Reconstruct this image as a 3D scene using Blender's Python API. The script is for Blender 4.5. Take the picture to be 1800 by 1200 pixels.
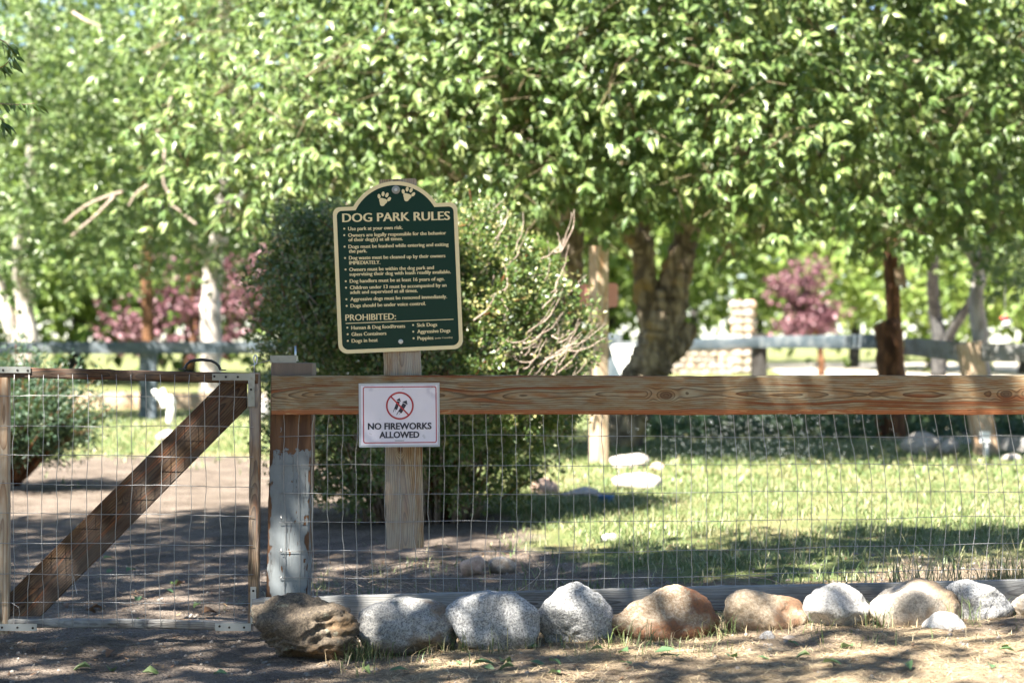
import bpy, bmesh, math, random
import numpy as np
from mathutils import Vector, Matrix, noise as mnoise

# ---------------------------------------------------------------- camera, sky, sun, exposure
for o in list(bpy.data.objects):
    bpy.data.objects.remove(o)
sc = bpy.context.scene
COL = sc.collection
CAM_D, CAM_H = 7.0, 0.98                      # camera is 7 m in front of the fence, crouching height
cam_d = bpy.data.cameras.new('camera')
cam = bpy.data.objects.new('camera', cam_d); COL.objects.link(cam)
cam.location = (0, -CAM_D, CAM_H); cam.rotation_euler = (math.radians(90), 0, 0)
cam_d.lens = 70; cam_d.sensor_width = 36; cam_d.clip_end = 2000; cam_d.clip_start = 0.05
cam_d.dof.use_dof = True; cam_d.dof.focus_distance = 6.97; cam_d.dof.aperture_fstop = 3.0
sc.camera = cam

SUN = Vector((-0.40, -0.44, 0.80)).normalized()   # direction towards the sun: behind and left of the camera
world = bpy.data.worlds.new('World'); sc.world = world; world.use_nodes = True
wn = world.node_tree.nodes; wl = world.node_tree.links
sky = wn.new('ShaderNodeTexSky'); sky.sky_type = 'NISHITA'; sky.sun_disc = False
sky.sun_elevation = math.asin(SUN.z); sky.sun_rotation = math.atan2(SUN.x, SUN.y)
sky.altitude = 2000; sky.dust_density = 1.0
wl.new(sky.outputs[0], wn['Background'].inputs[0]); wn['Background'].inputs[1].default_value = 0.05
sun_d = bpy.data.lights.new('sun', 'SUN'); sun_d.energy = 5.0; sun_d.angle = math.radians(0.53); sun_d.color = (1.0, 0.94, 0.84)
sun = bpy.data.objects.new('sun', sun_d); COL.objects.link(sun)
sun.rotation_euler = SUN.to_track_quat('Z', 'Y').to_euler(); sun.location = (-6, -8, 14)
vs = sc.view_settings
vs.view_transform = 'Standard'; vs.look = 'None'; vs.gamma = 1; vs.use_curve_mapping = False; vs.exposure = 2.78
sc.cycles.use_denoising = True
sc.cycles.max_bounces = 8; sc.cycles.diffuse_bounces = 4; sc.cycles.glossy_bounces = 3
sc.cycles.transmission_bounces = 4; sc.cycles.sample_clamp_indirect = 6.0

rng = np.random.default_rng(7)
random.seed(7)

# ---------------------------------------------------------------- helpers
def at(px, py, d):
    """point of the place seen at photo pixel (px, py), d metres from the camera"""
    k = d / (500.0 * CAM_D)
    return Vector(((px - 900) * k, d - CAM_D, CAM_H - (py - 600) * k))
def ppm(d): return 500.0 * CAM_D / d

WM = {}
def place(o, parent=None, m=None):
    m = m or Matrix.Identity(4)
    COL.objects.link(o)
    if parent is not None:
        o.parent = parent; o.matrix_parent_inverse = WM[parent].inverted()
    o.matrix_basis = m; WM[o] = m
    return o
def tag(o, label=None, cat=None, group=None, kind=None):
    if label: o['label'] = label
    if cat: o['category'] = cat
    if group: o['group'] = group
    if kind: o['kind'] = kind
    return o
def thing(name, loc, label, cat, group=None):
    o = bpy.data.objects.new(name, None); o.empty_display_size = 0.1
    place(o, None, Matrix.Translation(Vector(loc)))
    return tag(o, label, cat, group)
def mesh_obj(name, me, mat, parent=None, m=None):
    o = bpy.data.objects.new(name, me)
    if mat is not None and len(me.materials) == 0: me.materials.append(mat)
    return place(o, parent, m)
def np_mesh(name, v, f, smooth=False, rnd=None):
    me = bpy.data.meshes.new(name)
    me.from_pydata(np.asarray(v, dtype=np.float32), [], f if isinstance(f, list) else np.asarray(f, dtype=np.int32))
    if rnd is not None:
        a = me.attributes.new('rnd', 'FLOAT', 'POINT'); a.data.foreach_set('value', np.asarray(rnd, dtype=np.float32))
    if smooth: me.polygons.foreach_set('use_smooth', np.ones(len(me.polygons), dtype=bool))
    me.update()
    return me

class MB:
    def __init__(s): s.v = []; s.f = []
    def add(s, vs_, fs):
        b = len(s.v); s.v += [tuple(p) for p in vs_]; s.f += [tuple(i + b for i in q) for q in fs]; return s
    def box(s, c, size, rot=None):
        h = Vector(size) * 0.5; c = Vector(c); vs_ = []
        for x in (-1, 1):
            for y in (-1, 1):
                for z in (-1, 1):
                    p = Vector((x * h.x, y * h.y, z * h.z))
                    if rot is not None: p = rot @ p
                    vs_.append(c + p)
        return s.add(vs_, [(0, 1, 3, 2), (4, 6, 7, 5), (0, 4, 5, 1), (2, 3, 7, 6), (0, 2, 6, 4), (1, 5, 7, 3)])
    def tube(s, pts, rad, n=8, cap=True):
        pts = [Vector(p) for p in pts]
        if not hasattr(rad, '__len__'): rad = [rad] * len(pts)
        vs_ = []; up = None
        for i, p in enumerate(pts):
            t = (pts[min(i + 1, len(pts) - 1)] - pts[max(i - 1, 0)])
            t = t.normalized() if t.length > 1e-9 else Vector((0, 0, 1))
            if up is None: up = t.orthogonal().normalized()
            up = (up - t * up.dot(t))
            up = up.normalized() if up.length > 1e-6 else t.orthogonal().normalized()
            b = t.cross(up)
            for k in range(n):
                a = 2 * math.pi * k / n
                vs_.append(p + (up * math.cos(a) + b * math.sin(a)) * rad[i])
        fs = [(i * n + k, i * n + (k + 1) % n, (i + 1) * n + (k + 1) % n, (i + 1) * n + k) for i in range(len(pts) - 1) for k in range(n)]
        if cap: fs += [tuple(range(n - 1, -1, -1)), tuple((len(pts) - 1) * n + k for k in range(n))]
        return s.add(vs_, fs)
    def lathe(s, prof, c=(0, 0, 0), n=20, axis='Z'):
        c = Vector(c); vs_ = []
        for r, h in prof:
            for k in range(n):
                a = 2 * math.pi * k / n
                p = Vector((r * math.cos(a), r * math.sin(a), h))
                if axis == 'Y': p = Vector((p.x, -p.z, p.y))
                vs_.append(c + p)
        m = len(prof)
        fs = [(i * n + k, i * n + (k + 1) % n, (i + 1) * n + (k + 1) % n, (i + 1) * n + k) for i in range(m - 1) for k in range(n)]
        fs += [tuple(range(n - 1, -1, -1)), tuple((m - 1) * n + k for k in range(n))]
        return s.add(vs_, fs)
    def prism(s, poly, y0, y1):
        """outline in x,z (anticlockwise seen from -y) extruded from y0 (front) to y1"""
        n = len(poly)
        vs_ = [(x, y0, z) for x, z in poly] + [(x, y1, z) for x, z in poly]
        fs = [tuple(range(n)), tuple(range(2 * n - 1, n - 1, -1))] + [(i, i + n, (i + 1) % n + n, (i + 1) % n) for i in range(n)]
        return s.add(vs_, fs)
    def ring(s, outer, inner, y0, y1):
        n = len(outer)
        vs_ = [(x, y0, z) for x, z in outer] + [(x, y0, z) for x, z in inner] + [(x, y1, z) for x, z in outer] + [(x, y1, z) for x, z in inner]
        fs = []
        for i in range(n):
            j = (i + 1) % n
            fs += [(i, j, n + j, n + i), (n + i, n + j, 3 * n + j, 3 * n + i), (i, 2 * n + i, 2 * n + j, j)]
        return s.add(vs_, fs)
    def mesh(s, name, smooth=False):
        me = bpy.data.meshes.new(name); me.from_pydata(s.v, [], s.f)
        if smooth: me.polygons.foreach_set('use_smooth', np.ones(len(me.polygons), dtype=bool))
        me.update(); return me
    def build(s, name, mat, parent=None, m=None, smooth=False):
        return mesh_obj(name, s.mesh(name, smooth), mat, parent, m)

def shade_auto(o, deg=35):
    me = o.data
    me.polygons.foreach_set('use_smooth', np.ones(len(me.polygons), dtype=bool))
    me.set_sharp_from_angle(angle=math.radians(deg))

# ---------------------------------------------------------------- ground height and cover
def hnoise(x, y, s, seed=0.0):
    return mnoise.noise(Vector((x * s + seed, y * s - seed * 1.7, seed * 0.31)))
def ground_h(x, y):
    base = -0.07 + 0.05 * max(0.0, min(2.6, x + 0.8))
    base -= 0.01 * max(0.0, min(1.0, -1.0 - x))
    fade = 1.0 - min(1.0, max(0.0, (y - 2.0) / 7.0))
    z = base * fade
    amp = max(0.0, 1 - max(0.0, y) / 12.0) if abs(x) < 12 else 0.0
    if amp > 0:
        z += amp * (0.018 * hnoise(x, y, 1.3, 3) + 0.013 * hnoise(x, y, 5, 9) + 0.008 * hnoise(x, y, 12, 5))
    return z
def lawn(x, y):
    n = hnoise(x, y, 0.9, 21) * 0.5 + hnoise(x, y, 3.1, 33) * 0.3
    right = min(1, max(0, (x + 0.15 + 0.12 * max(0, y - 2)) / 0.9)) * min(1, max(0, (y - 0.5) / 2.0))
    left = min(1, max(0, (y - 8.5) / 3.0))
    w = max(right, left)
    return min(1, max(0, w * 1.35 + n * (1.1 - 0.8 * w) - 0.12))

# ---------------------------------------------------------------- material helpers
class NT:
    def __init__(s, name):
        s.m = bpy.data.materials.new(name); s.m.use_nodes = True
        s.t = s.m.node_tree; s.b = s.t.nodes['Principled BSDF']; s.out = s.t.nodes['Material Output']
        s._tc = None
    def n(s, typ, ins=None, **kw):
        nd = s.t.nodes.new(typ)
        for k, v in kw.items(): setattr(nd, k, v)
        for k, v in (ins or {}).items(): s.set(nd.inputs[k], v)
        return nd
    def set(s, sock, v):
        if isinstance(v, bpy.types.NodeSocket): s.t.links.new(v, sock)
        elif isinstance(v, bpy.types.Node): s.t.links.new(v.outputs[0], sock)
        else:
            if hasattr(sock.default_value, '__len__') and len(sock.default_value) == 4 and len(v) == 3: v = (*v, 1)
            sock.default_value = v
    def co(s, which='Object'):
        if s._tc is None: s._tc = s.n('ShaderNodeTexCoord')
        return s._tc.outputs[which]
    def pos(s): return s.n('ShaderNodeNewGeometry').outputs['Position']
    def mapping(s, v, scale=(1, 1, 1), loc=(0, 0, 0), rot=(0, 0, 0)):
        return s.n('ShaderNodeMapping', {'Vector': v, 'Scale': scale, 'Location': loc, 'Rotation': rot}).outputs[0]
    def noise(s, v, scale, detail=3, rough=0.55, dist=0.0):
        return s.n('ShaderNodeTexNoise', {'Vector': v, 'Scale': scale, 'Detail': detail, 'Roughness': rough, 'Distortion': dist}).outputs['Fac']
    def math(s, op, a, b=0.0, c=None, clamp=False):
        nd = s.n('ShaderNodeMath', operation=op, use_clamp=clamp)
        s.set(nd.inputs[0], a); s.set(nd.inputs[1], b)
        if c is not None: s.set(nd.inputs[2], c)
        return nd.outputs[0]
    def ramp(s, f, stops, interp='LINEAR'):
        nd = s.n('ShaderNodeValToRGB', {'Fac': f}); cr = nd.color_ramp; cr.interpolation = interp
        while len(cr.elements) < len(stops): cr.elements.new(0.5)
        for e, (p, c) in zip(cr.elements, stops):
            e.position = p
            e.color = (c, c, c, 1) if not hasattr(c, '__len__') else (*c, 1)
        return nd.outputs[0]
    def mix(s, f, a, b, typ='MIX'):
        nd = s.n('ShaderNodeMix', data_type='RGBA', blend_type=typ)
        s.set(nd.inputs[0], f); s.set(nd.inputs[6], a); s.set(nd.inputs[7], b)
        return nd.outputs[2]
    def step(s, f, a, b):
        return s.n('ShaderNodeMapRange', {'Value': f, 'From Min': a, 'From Max': b}, interpolation_type='SMOOTHSTEP').outputs[0]
    def bump(s, h, strength=0.3, dist=0.01):
        return s.n('ShaderNodeBump', {'Height': h, 'Strength': strength, 'Distance': dist}).outputs[0]
    def sep(s, v):
        return s.n('ShaderNodeSeparateXYZ', {'Vector': v}).outputs
    def fin(s, col=None, rough=None, normal=None, metal=None, spec=None):
        if col is not None: s.set(s.b.inputs['Base Color'], col)
        if rough is not None: s.set(s.b.inputs['Roughness'], rough)
        if normal is not None: s.set(s.b.inputs['Normal'], normal)
        if metal is not None: s.set(s.b.inputs['Metallic'], metal)
        if spec is not None: s.set(s.b.inputs['Specular IOR Level'], spec)
        return s.m

def wood(name, pale, mid, dark, ring=0.0075, seed=0.0, knots=(), depth=0.035, orange=None, orange_amt=0.5, edge_orange=False, grey=0.0, width=0.14, dvar=0.10):
    """sawn plank: long axis is local x, face is local x-z; rings of a log with its heart behind the face"""
    s = NT(name); co = s.co(); sp = s.sep(co); x, y, z = sp[0], sp[1], sp[2]
    off = s.n('ShaderNodeCombineXYZ', {0: x, 1: seed, 2: seed * 2}).outputs[0]
    d = s.math('MULTIPLY_ADD', s.noise(s.mapping(off, (2.2, 1, 1)), 1.0, 1, 0.4), dvar, depth - dvar / 2)
    zz = s.math('ADD', z, s.math('MULTIPLY_ADD', s.noise(s.mapping(off, (1.1, 1, 1), (7, 0, 3)), 1.0, 1), 0.06, -0.03))
    wob = s.math('MULTIPLY_ADD', s.noise(s.mapping(co, (5, 22, 22), (seed, 0, 0)), 1.0, 2), 0.010, -0.005)
    zz = s.math('ADD', zz, wob)
    d = s.math('ADD', d, y)
    r = s.math('SQRT', s.math('ADD', s.math('MULTIPLY', zz, zz), s.math('MULTIPLY', d, d)))
    kmask = None
    for kx, kz, kr in knots:
        dx = s.math('MULTIPLY', s.math('SUBTRACT', x, kx), 0.62); dz = s.math('SUBTRACT', z, kz)
        dist = s.math('SQRT', s.math('ADD', s.math('MULTIPLY', dx, dx), s.math('MULTIPLY', dz, dz)))
        k = s.step(dist, kr * 2.4, kr * 0.7)
        r = s.n('ShaderNodeMix', {0: k, 2: r, 3: dist}, data_type='FLOAT').outputs[0]
        c = s.step(dist, kr * 0.95, kr * 0.55)
        kmask = c if kmask is None else s.math('MAXIMUM', kmask, c)
    ph = s.math('MULTIPLY', r, 1.0 / ring)
    saw = s.math('FRACT', ph)
    band = s.ramp(saw, [(0.0, 0.0), (0.45, 0.15), (0.8, 0.75), (0.93, 1.0), (1.0, 0.05)])
    fib = s.noise(s.mapping(co, (6, 260, 260), (seed, 1, 2)), 1.0, 3, 0.6)
    fib2 = s.noise(s.mapping(co, (14, 90, 90), (seed, 4, 2)), 1.0, 3, 0.6)
    col = s.mix(s.step(fib2, 0.3, 0.7), pale, mid)
    if orange is not None:
        om = s.noise(s.mapping(co, (2.4, 30, 26), (seed + 3, 0, 0)), 1.0, 2)
        ph2 = s.noise(s.n('ShaderNodeCombineXYZ', {0: s.math('FLOOR', ph), 1: seed, 2: s.math('MULTIPLY', x, 0.7)}).outputs[0], 1.7, 1)
        om = s.math('ADD', s.math('MULTIPLY', om, 0.5), s.math('MULTIPLY', ph2, 0.5))
        col = s.mix(s.step(om, 0.58 - 0.12 * orange_amt, 0.66 - 0.1 * orange_amt), col, orange)
    col = s.mix(s.math('MULTIPLY', band, 0.8), col, dark)
    col = s.mix(s.math('MULTIPLY', s.step(fib, 0.42, 0.25), 0.45), col, dark)
    if edge_orange:
        e = s.step(s.math('ADD', z, s.math('MULTIPLY', wob, 1.5)), -width / 2 + 0.022, -width / 2 + 0.012)
        col = s.mix(s.math('MULTIPLY', e, 0.85), col, s.mix(s.step(fib2, 0.55, 0.7), (0.30, 0.10, 0.035), (0.42, 0.25, 0.12)))
    if grey > 0:
        g = s.noise(s.mapping(co, (3, 9, 9), (seed, 5, 5)), 1.0, 4)
        col = s.mix(s.math('MULTIPLY', s.step(g, 0.4, 0.62), grey), col, (0.30, 0.31, 0.31))
    if kmask is not None:
        col = s.mix(s.math('MULTIPLY', kmask, 0.65), col, (0.07, 0.04, 0.025))
    # drying checks
    ck = s.noise(s.mapping(co, (1.5, 70, 70), (seed + 9, 0, 0)), 1.0, 2, 0.4)
    ck = s.step(s.math('ABSOLUTE', s.math('SUBTRACT', ck, 0.5)), 0.008, 0.0)
    ck = s.math('MULTIPLY', ck, s.step(s.noise(s.mapping(co, (3, 14, 14), (seed, 8, 1)), 1.0, 1), 0.52, 0.6))
    col = s.mix(s.math('MULTIPLY', ck, 0.85), col, (0.03, 0.022, 0.018))
    h = s.math('ADD', s.math('MULTIPLY', band, 0.7), s.math('ADD', s.math('MULTIPLY', fib, 0.6), s.math('MULTIPLY', ck, -1.2)))
    return s.fin(col, 0.78, s.bump(h, 0.6, 0.0022), spec=0.25)

def leaf_mat(name, c0, c1, c2, trans=0.35, rough=0.42, under=None, spec=0.5, tmix=0.55):
    s = NT(name)
    r = s.n('ShaderNodeAttribute', attribute_name='rnd').outputs['Fac']
    col = s.ramp(r, [(0.0, c0), (0.55, c1), (1.0, c2)])
    if under is not None:
        col = s.mix(s.math('MULTIPLY', s.n('ShaderNodeNewGeometry').outputs['Backfacing'], 0.7), col, under)
    s.fin(col, rough, spec=spec)
    tr = s.n('ShaderNodeBsdfTranslucent', {'Color': s.mix(tmix, col, (0.30, 0.42, 0.06), 'MIX')})
    mx = s.n('ShaderNodeMixShader', {0: trans, 1: s.b.outputs[0], 2: tr.outputs[0]})
    s.t.links.new(mx.outputs[0], s.out.inputs[0])
    return s.m

def flat(name, col, rough=0.5, metal=0.0, spec=0.5, nz=0.0, ns=40.0, col2=None):
    s = NT(name)
    c = col
    if nz > 0:
        f = s.noise(s.co(), ns, 4)
        c = s.mix(s.math('MULTIPLY', s.step(f, 0.35, 0.7), nz), col, col2 or tuple(v * 0.5 for v in col))
    return s.fin(c, rough, metal=metal, spec=spec)

def bark(name, c0, c1, scale=9.0, vs_=0.25, strength=0.8, blotch=None):
    s = NT(name); co = s.co()
    m = s.mapping(co, (1, 1, vs_))
    n1 = s.noise(m, scale, 5, 0.65, 0.6)
    v = s.n('ShaderNodeTexVoronoi', {'Vector': s.mapping(co, (1, 1, vs_ * 0.8)), 'Scale': scale * 1.6}, feature='DISTANCE_TO_EDGE').outputs['Distance']
    h = s.math('ADD', s.math('MULTIPLY', n1, 1.25), s.math('MULTIPLY', s.step(v, 0.0, 0.3), 0.28))
    col = s.mix(s.step(h, 0.5, 1.15), c0, c1)
    if blotch is not None:
        col = s.mix(s.math('MULTIPLY', s.step(s.noise(co, 2.3, 3), 0.5, 0.62), 0.8), col, blotch)
    return s.fin(col, 0.9, s.bump(h, strength, 0.02), spec=0.2)

def granite(name, base, dark, light, scale=1.0, patch=None, patch_amt=0.0, speck=0.6):
    s = NT(name); co = s.co()
    n1 = s.noise(co, 170 * scale, 2, 0.6)
    n2 = s.noise(s.mapping(co, loc=(3, 1, 7)), 95 * scale, 3, 0.7)
    n3 = s.noise(s.mapping(co, loc=(9, 4, 1)), 5, 4, 0.6)
    col = s.mix(s.step(n2, 0.4, 0.62), base, light)
    col = s.mix(s.math('MULTIPLY', s.step(n1, 0.50, 0.60), speck), col, dark)
    if patch is not None:
        a = 0.62 - 0.25 * patch_amt
        col = s.mix(s.math('MULTIPLY', s.step(n3, a, a + 0.12), 0.85), col, s.mix(s.step(n2, 0.3, 0.7), patch, tuple(v * 0.45 for v in patch)))
    stain = s.noise(s.mapping(co, loc=(1, 8, 2)), 11, 4, 0.7)
    col = s.mix(s.math('MULTIPLY', s.step(stain, 0.5, 0.75), 0.35), col, dark)
    # soil splashed on the foot, lichen spots
    zz = s.sep(co)[2]
    foot = s.step(s.math('ADD', zz, s.math('MULTIPLY_ADD', n3, 0.10, -0.05)), 0.085, 0.035)
    col = s.mix(s.math('MULTIPLY', foot, 0.6), col, (0.15, 0.12, 0.095))
    lich = s.step(s.noise(s.mapping(co, loc=(6, 6, 3)), 20, 3, 0.6), 0.63, 0.66)
    col = s.mix(s.math('MULTIPLY', lich, 0.45), col, s.mix(s.step(n2, 0.4, 0.6), (0.10, 0.10, 0.085), (0.30, 0.30, 0.22)))
    h = s.math('ADD', s.math('MULTIPLY', n1, 0.3), s.math('ADD', n2, s.math('MULTIPLY', s.noise(co, 28, 4), 1.6)))
    return s.fin(col, 0.82, s.bump(h, 0.55, 0.006), spec=0.3)

M = {}
M['rail'] = wood('rail_wood', (0.29, 0.26, 0.175), (0.25, 0.145, 0.065), (0.045, 0.022, 0.011), seed=2.0, ring=0.0066, dvar=0.085,
                 knots=((-0.0, 0, 0), ) if False else ((-1.485, 0.030, 0.013), (-0.515, -0.002, 0.020), (0.675, 0.002, 0.017)),
                 orange=(0.21, 0.075, 0.028), orange_amt=0.35, edge_orange=True)
M['board'] = wood('signboard_wood', (0.40, 0.34, 0.23), (0.31, 0.20, 0.11), (0.10, 0.06, 0.035), seed=11.0, ring=0.006, orange=(0.26, 0.12, 0.05), orange_amt=0.2, grey=0.45,
                  knots=((-0.30, 0.012, 0.013),))
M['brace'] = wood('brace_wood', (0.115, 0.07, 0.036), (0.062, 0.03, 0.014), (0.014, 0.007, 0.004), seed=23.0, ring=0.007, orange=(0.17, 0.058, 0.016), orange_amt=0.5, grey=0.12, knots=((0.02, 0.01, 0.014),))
M['frame'] = wood('gate_frame_wood', (0.33, 0.24, 0.15), (0.22, 0.13, 0.075), (0.07, 0.04, 0.025), seed=31.0, ring=0.006, orange=(0.28, 0.12, 0.045), orange_amt=0.3, grey=0.5)
M['greywood'] = wood('grey_wood', (0.27, 0.26, 0.24), (0.17, 0.155, 0.14), (0.05, 0.042, 0.037), seed=41.0, ring=0.006, grey=0.5)
M['palewood'] = wood('pale_wood', (0.50, 0.42, 0.32), (0.44, 0.31, 0.20), (0.22, 0.13, 0.075), seed=51.0, ring=0.011, orange=(0.42, 0.24, 0.13), orange_amt=0.2)
M['bluewood'] = wood('bluish_wood', (0.085, 0.115, 0.135), (0.06, 0.08, 0.098), (0.03, 0.038, 0.046), seed=61.0, ring=0.012, grey=0.3)

M['darkwood'] = wood('dark_wood', (0.05, 0.043, 0.038), (0.035, 0.029, 0.025), (0.015, 0.012, 0.010), seed=71.0, ring=0.009, grey=0.1)
def painted_post():
    s = NT('peeling_post'); co = s.co(); sp = s.sep(co); x, y, z = sp[0], sp[1], sp[2]   # local x runs up the post
    fib = s.noise(s.mapping(co, (5, 190, 190)), 1.0, 3, 0.6)
    st = s.noise(s.mapping(co, (2, 32, 32), (4, 0, 0)), 1.0, 3)
    wd = s.mix(s.step(st, 0.35, 0.65), (0.155, 0.082, 0.043), (0.075, 0.038, 0.022))
    wd = s.mix(s.math('MULTIPLY', s.step(fib, 0.45, 0.3), 0.6), wd, (0.04, 0.024, 0.018))
    top = s.step(x, 0.50, 0.54)
    wd = s.mix(s.math('MULTIPLY', top, 0.6), wd, (0.19, 0.165, 0.14))
    edge = s.math('MULTIPLY_ADD', s.noise(co, 22, 4, 0.65), 0.16, -0.08)
    edge = s.math('ADD', edge, s.math('MULTIPLY_ADD', s.noise(s.mapping(co, loc=(5, 2, 0)), 75, 2), 0.03, -0.015))
    low = s.step(s.math('ADD', x, edge), 0.268, 0.262)
    side = s.math('ADD', s.math('ABSOLUTE', s.math('ADD', z, 0.004)), s.math('MULTIPLY', s.noise(s.mapping(co, (9, 30, 30), (2, 2, 2)), 1.0, 3, 0.65), 0.075))
    rim = s.step(side, 0.109, 0.104)
    chips = s.step(s.noise(s.mapping(co, (16, 42, 42), (1, 6, 3)), 1.0, 3, 0.5), 0.67, 0.655)
    pm = s.math('MULTIPLY', low, s.math('MULTIPLY', rim, chips))
    crack = s.noise(s.mapping(co, (2, 95, 95), (8, 1, 1)), 1.0, 2)
    crack = s.step(s.math('ABSOLUTE', s.math('SUBTRACT', crack, 0.5)), 0.012, 0.004)
    crack = s.math('MULTIPLY', crack, s.step(s.noise(s.mapping(co, (6, 20, 20), (3, 3, 8)), 1.0, 1), 0.5, 0.58))
    pc = s.mix(s.noise(co, 14, 4), (0.165, 0.188, 0.20), (0.23, 0.25, 0.258))
    pc = s.mix(s.math('MULTIPLY', s.step(s.noise(co, 55, 3), 0.58, 0.72), 0.45), pc, (0.25, 0.26, 0.26))
    gr = s.noise(s.mapping(co, (3, 18, 18), (7, 7, 1)), 1.0, 5, 0.7)
    pc = s.mix(s.math('MULTIPLY', s.step(gr, 0.45, 0.7), 0.55), pc, (0.13, 0.12, 0.108))
    pc = s.mix(s.math('MULTIPLY', crack, 0.8), pc, (0.06, 0.05, 0.045))
    col = s.mix(pm, wd, pc)
    h = s.math('ADD', s.math('MULTIPLY', pm, 1.0), s.math('ADD', s.math('MULTIPLY', fib, 0.35), s.math('MULTIPLY', crack, -0.8)))
    return s.fin(col, 0.75, s.bump(h, 0.8, 0.003), spec=0.3)
M['post'] = painted_post()

def metal(name, col=(0.27, 0.285, 0.27), rough=0.5, m=0.85, rust=0.25):
    s = NT(name); f = s.noise(s.co(), 60, 4)
    c = s.mix(s.math('MULTIPLY', s.step(f, 0.52, 0.7), rust), col, (0.16, 0.11, 0.07))
    return s.fin(c, s.math('MULTIPLY_ADD', f, 0.3, rough - 0.15), metal=m)
M['galv'] = metal('galvanised_steel')
M['bright_steel'] = metal('bright_steel', (0.46, 0.49, 0.52), 0.35, 0.9, 0.08)
M['wire'] = metal('wire_steel', (0.30, 0.30, 0.30), 0.42, 0.45, 0.4)
M['black'] = flat('black_handle', (0.012, 0.012, 0.014), 0.45)
M['hole'] = flat('dark_screw', (0.012, 0.011, 0.010), 0.7)
M['sign_green'] = NT('sign_green').fin((0.0008, 0.028, 0.0195), 0.28, spec=0.2)
M['cream'] = NT('sign_cream').fin((0.74, 0.63, 0.36), 0.4)
M['navy'] = NT('print_navy').fin((0.016, 0.016, 0.032), 0.5)
M['red'] = NT('print_red').fin((0.36, 0.018, 0.028), 0.5)
def paper():
    s = NT('laminated_paper'); co = s.co()
    f = s.noise(co, 9, 4); g = s.noise(s.mapping(co, loc=(4, 0, 1)), 34, 3)
    sp = s.sep(co)
    stain = s.math('ADD', s.step(s.math('ABSOLUTE', sp[0]), 0.06, 0.13), s.step(sp[2], 0.03, 0.09))
    stain = s.math('MULTIPLY', s.step(stain, 1.1, 1.7), s.step(f, 0.42, 0.5))
    c = s.mix(s.math('MULTIPLY', s.step(f, 0.35, 0.7), 0.3), (0.66, 0.63, 0.70), (0.54, 0.52, 0.62))
    c = s.mix(s.math('MULTIPLY', stain, 0.6), c, (0.40, 0.38, 0.48))
    c = s.mix(s.math('MULTIPLY', s.step(g, 0.66, 0.72), 0.4), c, (0.30, 0.28, 0.27))
    h = s.noise(co, 16, 2)
    return s.fin(c, 0.25, s.bump(h, 0.35, 0.004), spec=0.5)
M['paper'] = paper()
M['lam'] = NT('laminate_edge').fin((0.42, 0.44, 0.47), 0.2)

M['granite'] = granite('granite_grey', (0.27, 0.27, 0.27), (0.045, 0.045, 0.05), (0.42, 0.415, 0.40))
M['granite2'] = granite('granite_white', (0.34, 0.325, 0.305), (0.11, 0.105, 0.10), (0.45, 0.435, 0.41), speck=0.4)
M['granite3'] = granite('granite_dull', (0.22, 0.22, 0.215), (0.05, 0.05, 0.052), (0.33, 0.32, 0.30), patch=(0.20, 0.14, 0.09), patch_amt=0.35)
M['rust'] = granite('rusty_rock', (0.22, 0.16, 0.105), (0.075, 0.04, 0.03), (0.33, 0.27, 0.20), patch=(0.20, 0.082, 0.038), patch_amt=0.65, speck=0.35)
M['tan'] = granite('tan_rock', (0.30, 0.23, 0.155), (0.11, 0.075, 0.05), (0.42, 0.34, 0.25), patch=(0.24, 0.125, 0.068), patch_amt=0.45, speck=0.25)
M['tangrey'] = granite('tan_grey_rock', (0.29, 0.25, 0.205), (0.095, 0.08, 0.068), (0.40, 0.355, 0.295), patch=(0.34, 0.24, 0.15), patch_amt=0.5, speck=0.35)
M['darkrock'] = granite('dark_layered_rock', (0.095, 0.075, 0.056), (0.022, 0.019, 0.016), (0.165, 0.13, 0.092), patch=(0.18, 0.115, 0.06), patch_amt=0.4, speck=0.5)
M['palerock'] = granite('pale_rock', (0.34, 0.30, 0.265), (0.18, 0.15, 0.13), (0.43, 0.39, 0.35), scale=0.4, speck=0.3)
M['pinkrock'] = granite('pink_rock', (0.46, 0.30, 0.22), (0.22, 0.13, 0.09), (0.56, 0.40, 0.30), scale=0.4, speck=0.3)

M['poplar'] = leaf_mat('poplar_leaf', (0.042, 0.085, 0.02), (0.125, 0.19, 0.055), (0.28, 0.32, 0.115), 0.28, 0.42, under=(0.19, 0.25, 0.13), spec=0.5, tmix=0.45)
M['twig'] = bark('twig_bark', (0.13, 0.10, 0.06), (0.28, 0.22, 0.14), 30, 0.3, 0.3)
M['fine'] = leaf_mat('light_leaf', (0.06, 0.115, 0.032), (0.15, 0.22, 0.075), (0.29, 0.34, 0.15), 0.25, 0.4, spec=0.6, tmix=0.35)
M['far'] = leaf_mat('far_leaf', (0.08, 0.14, 0.03), (0.15, 0.22, 0.05), (0.26, 0.31, 0.09), 0.36, 0.45)
M['purple'] = leaf_mat('plum_leaf', (0.08, 0.03, 0.04), (0.16, 0.07, 0.085), (0.25, 0.13, 0.15), 0.15, 0.5, tmix=0.0)
M['hedge'] = leaf_mat('hedge_leaf', (0.02, 0.05, 0.012), (0.075, 0.12, 0.028), (0.36, 0.31, 0.13), 0.2, 0.38)
M['juniper'] = leaf_mat('juniper_leaf', (0.022, 0.055, 0.028), (0.04, 0.085, 0.045), (0.10, 0.13, 0.07), 0.15, 0.5)
M['shade'] = leaf_mat('shade_leaf', (0.03, 0.07, 0.014), (0.05, 0.10, 0.02), (0.08, 0.14, 0.03), 0.25, 0.45)
M['grass'] = leaf_mat('grass_blade', (0.075, 0.125, 0.038), (0.155, 0.195, 0.075), (0.40, 0.35, 0.20), 0.2, 0.5, tmix=0.1)
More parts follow.
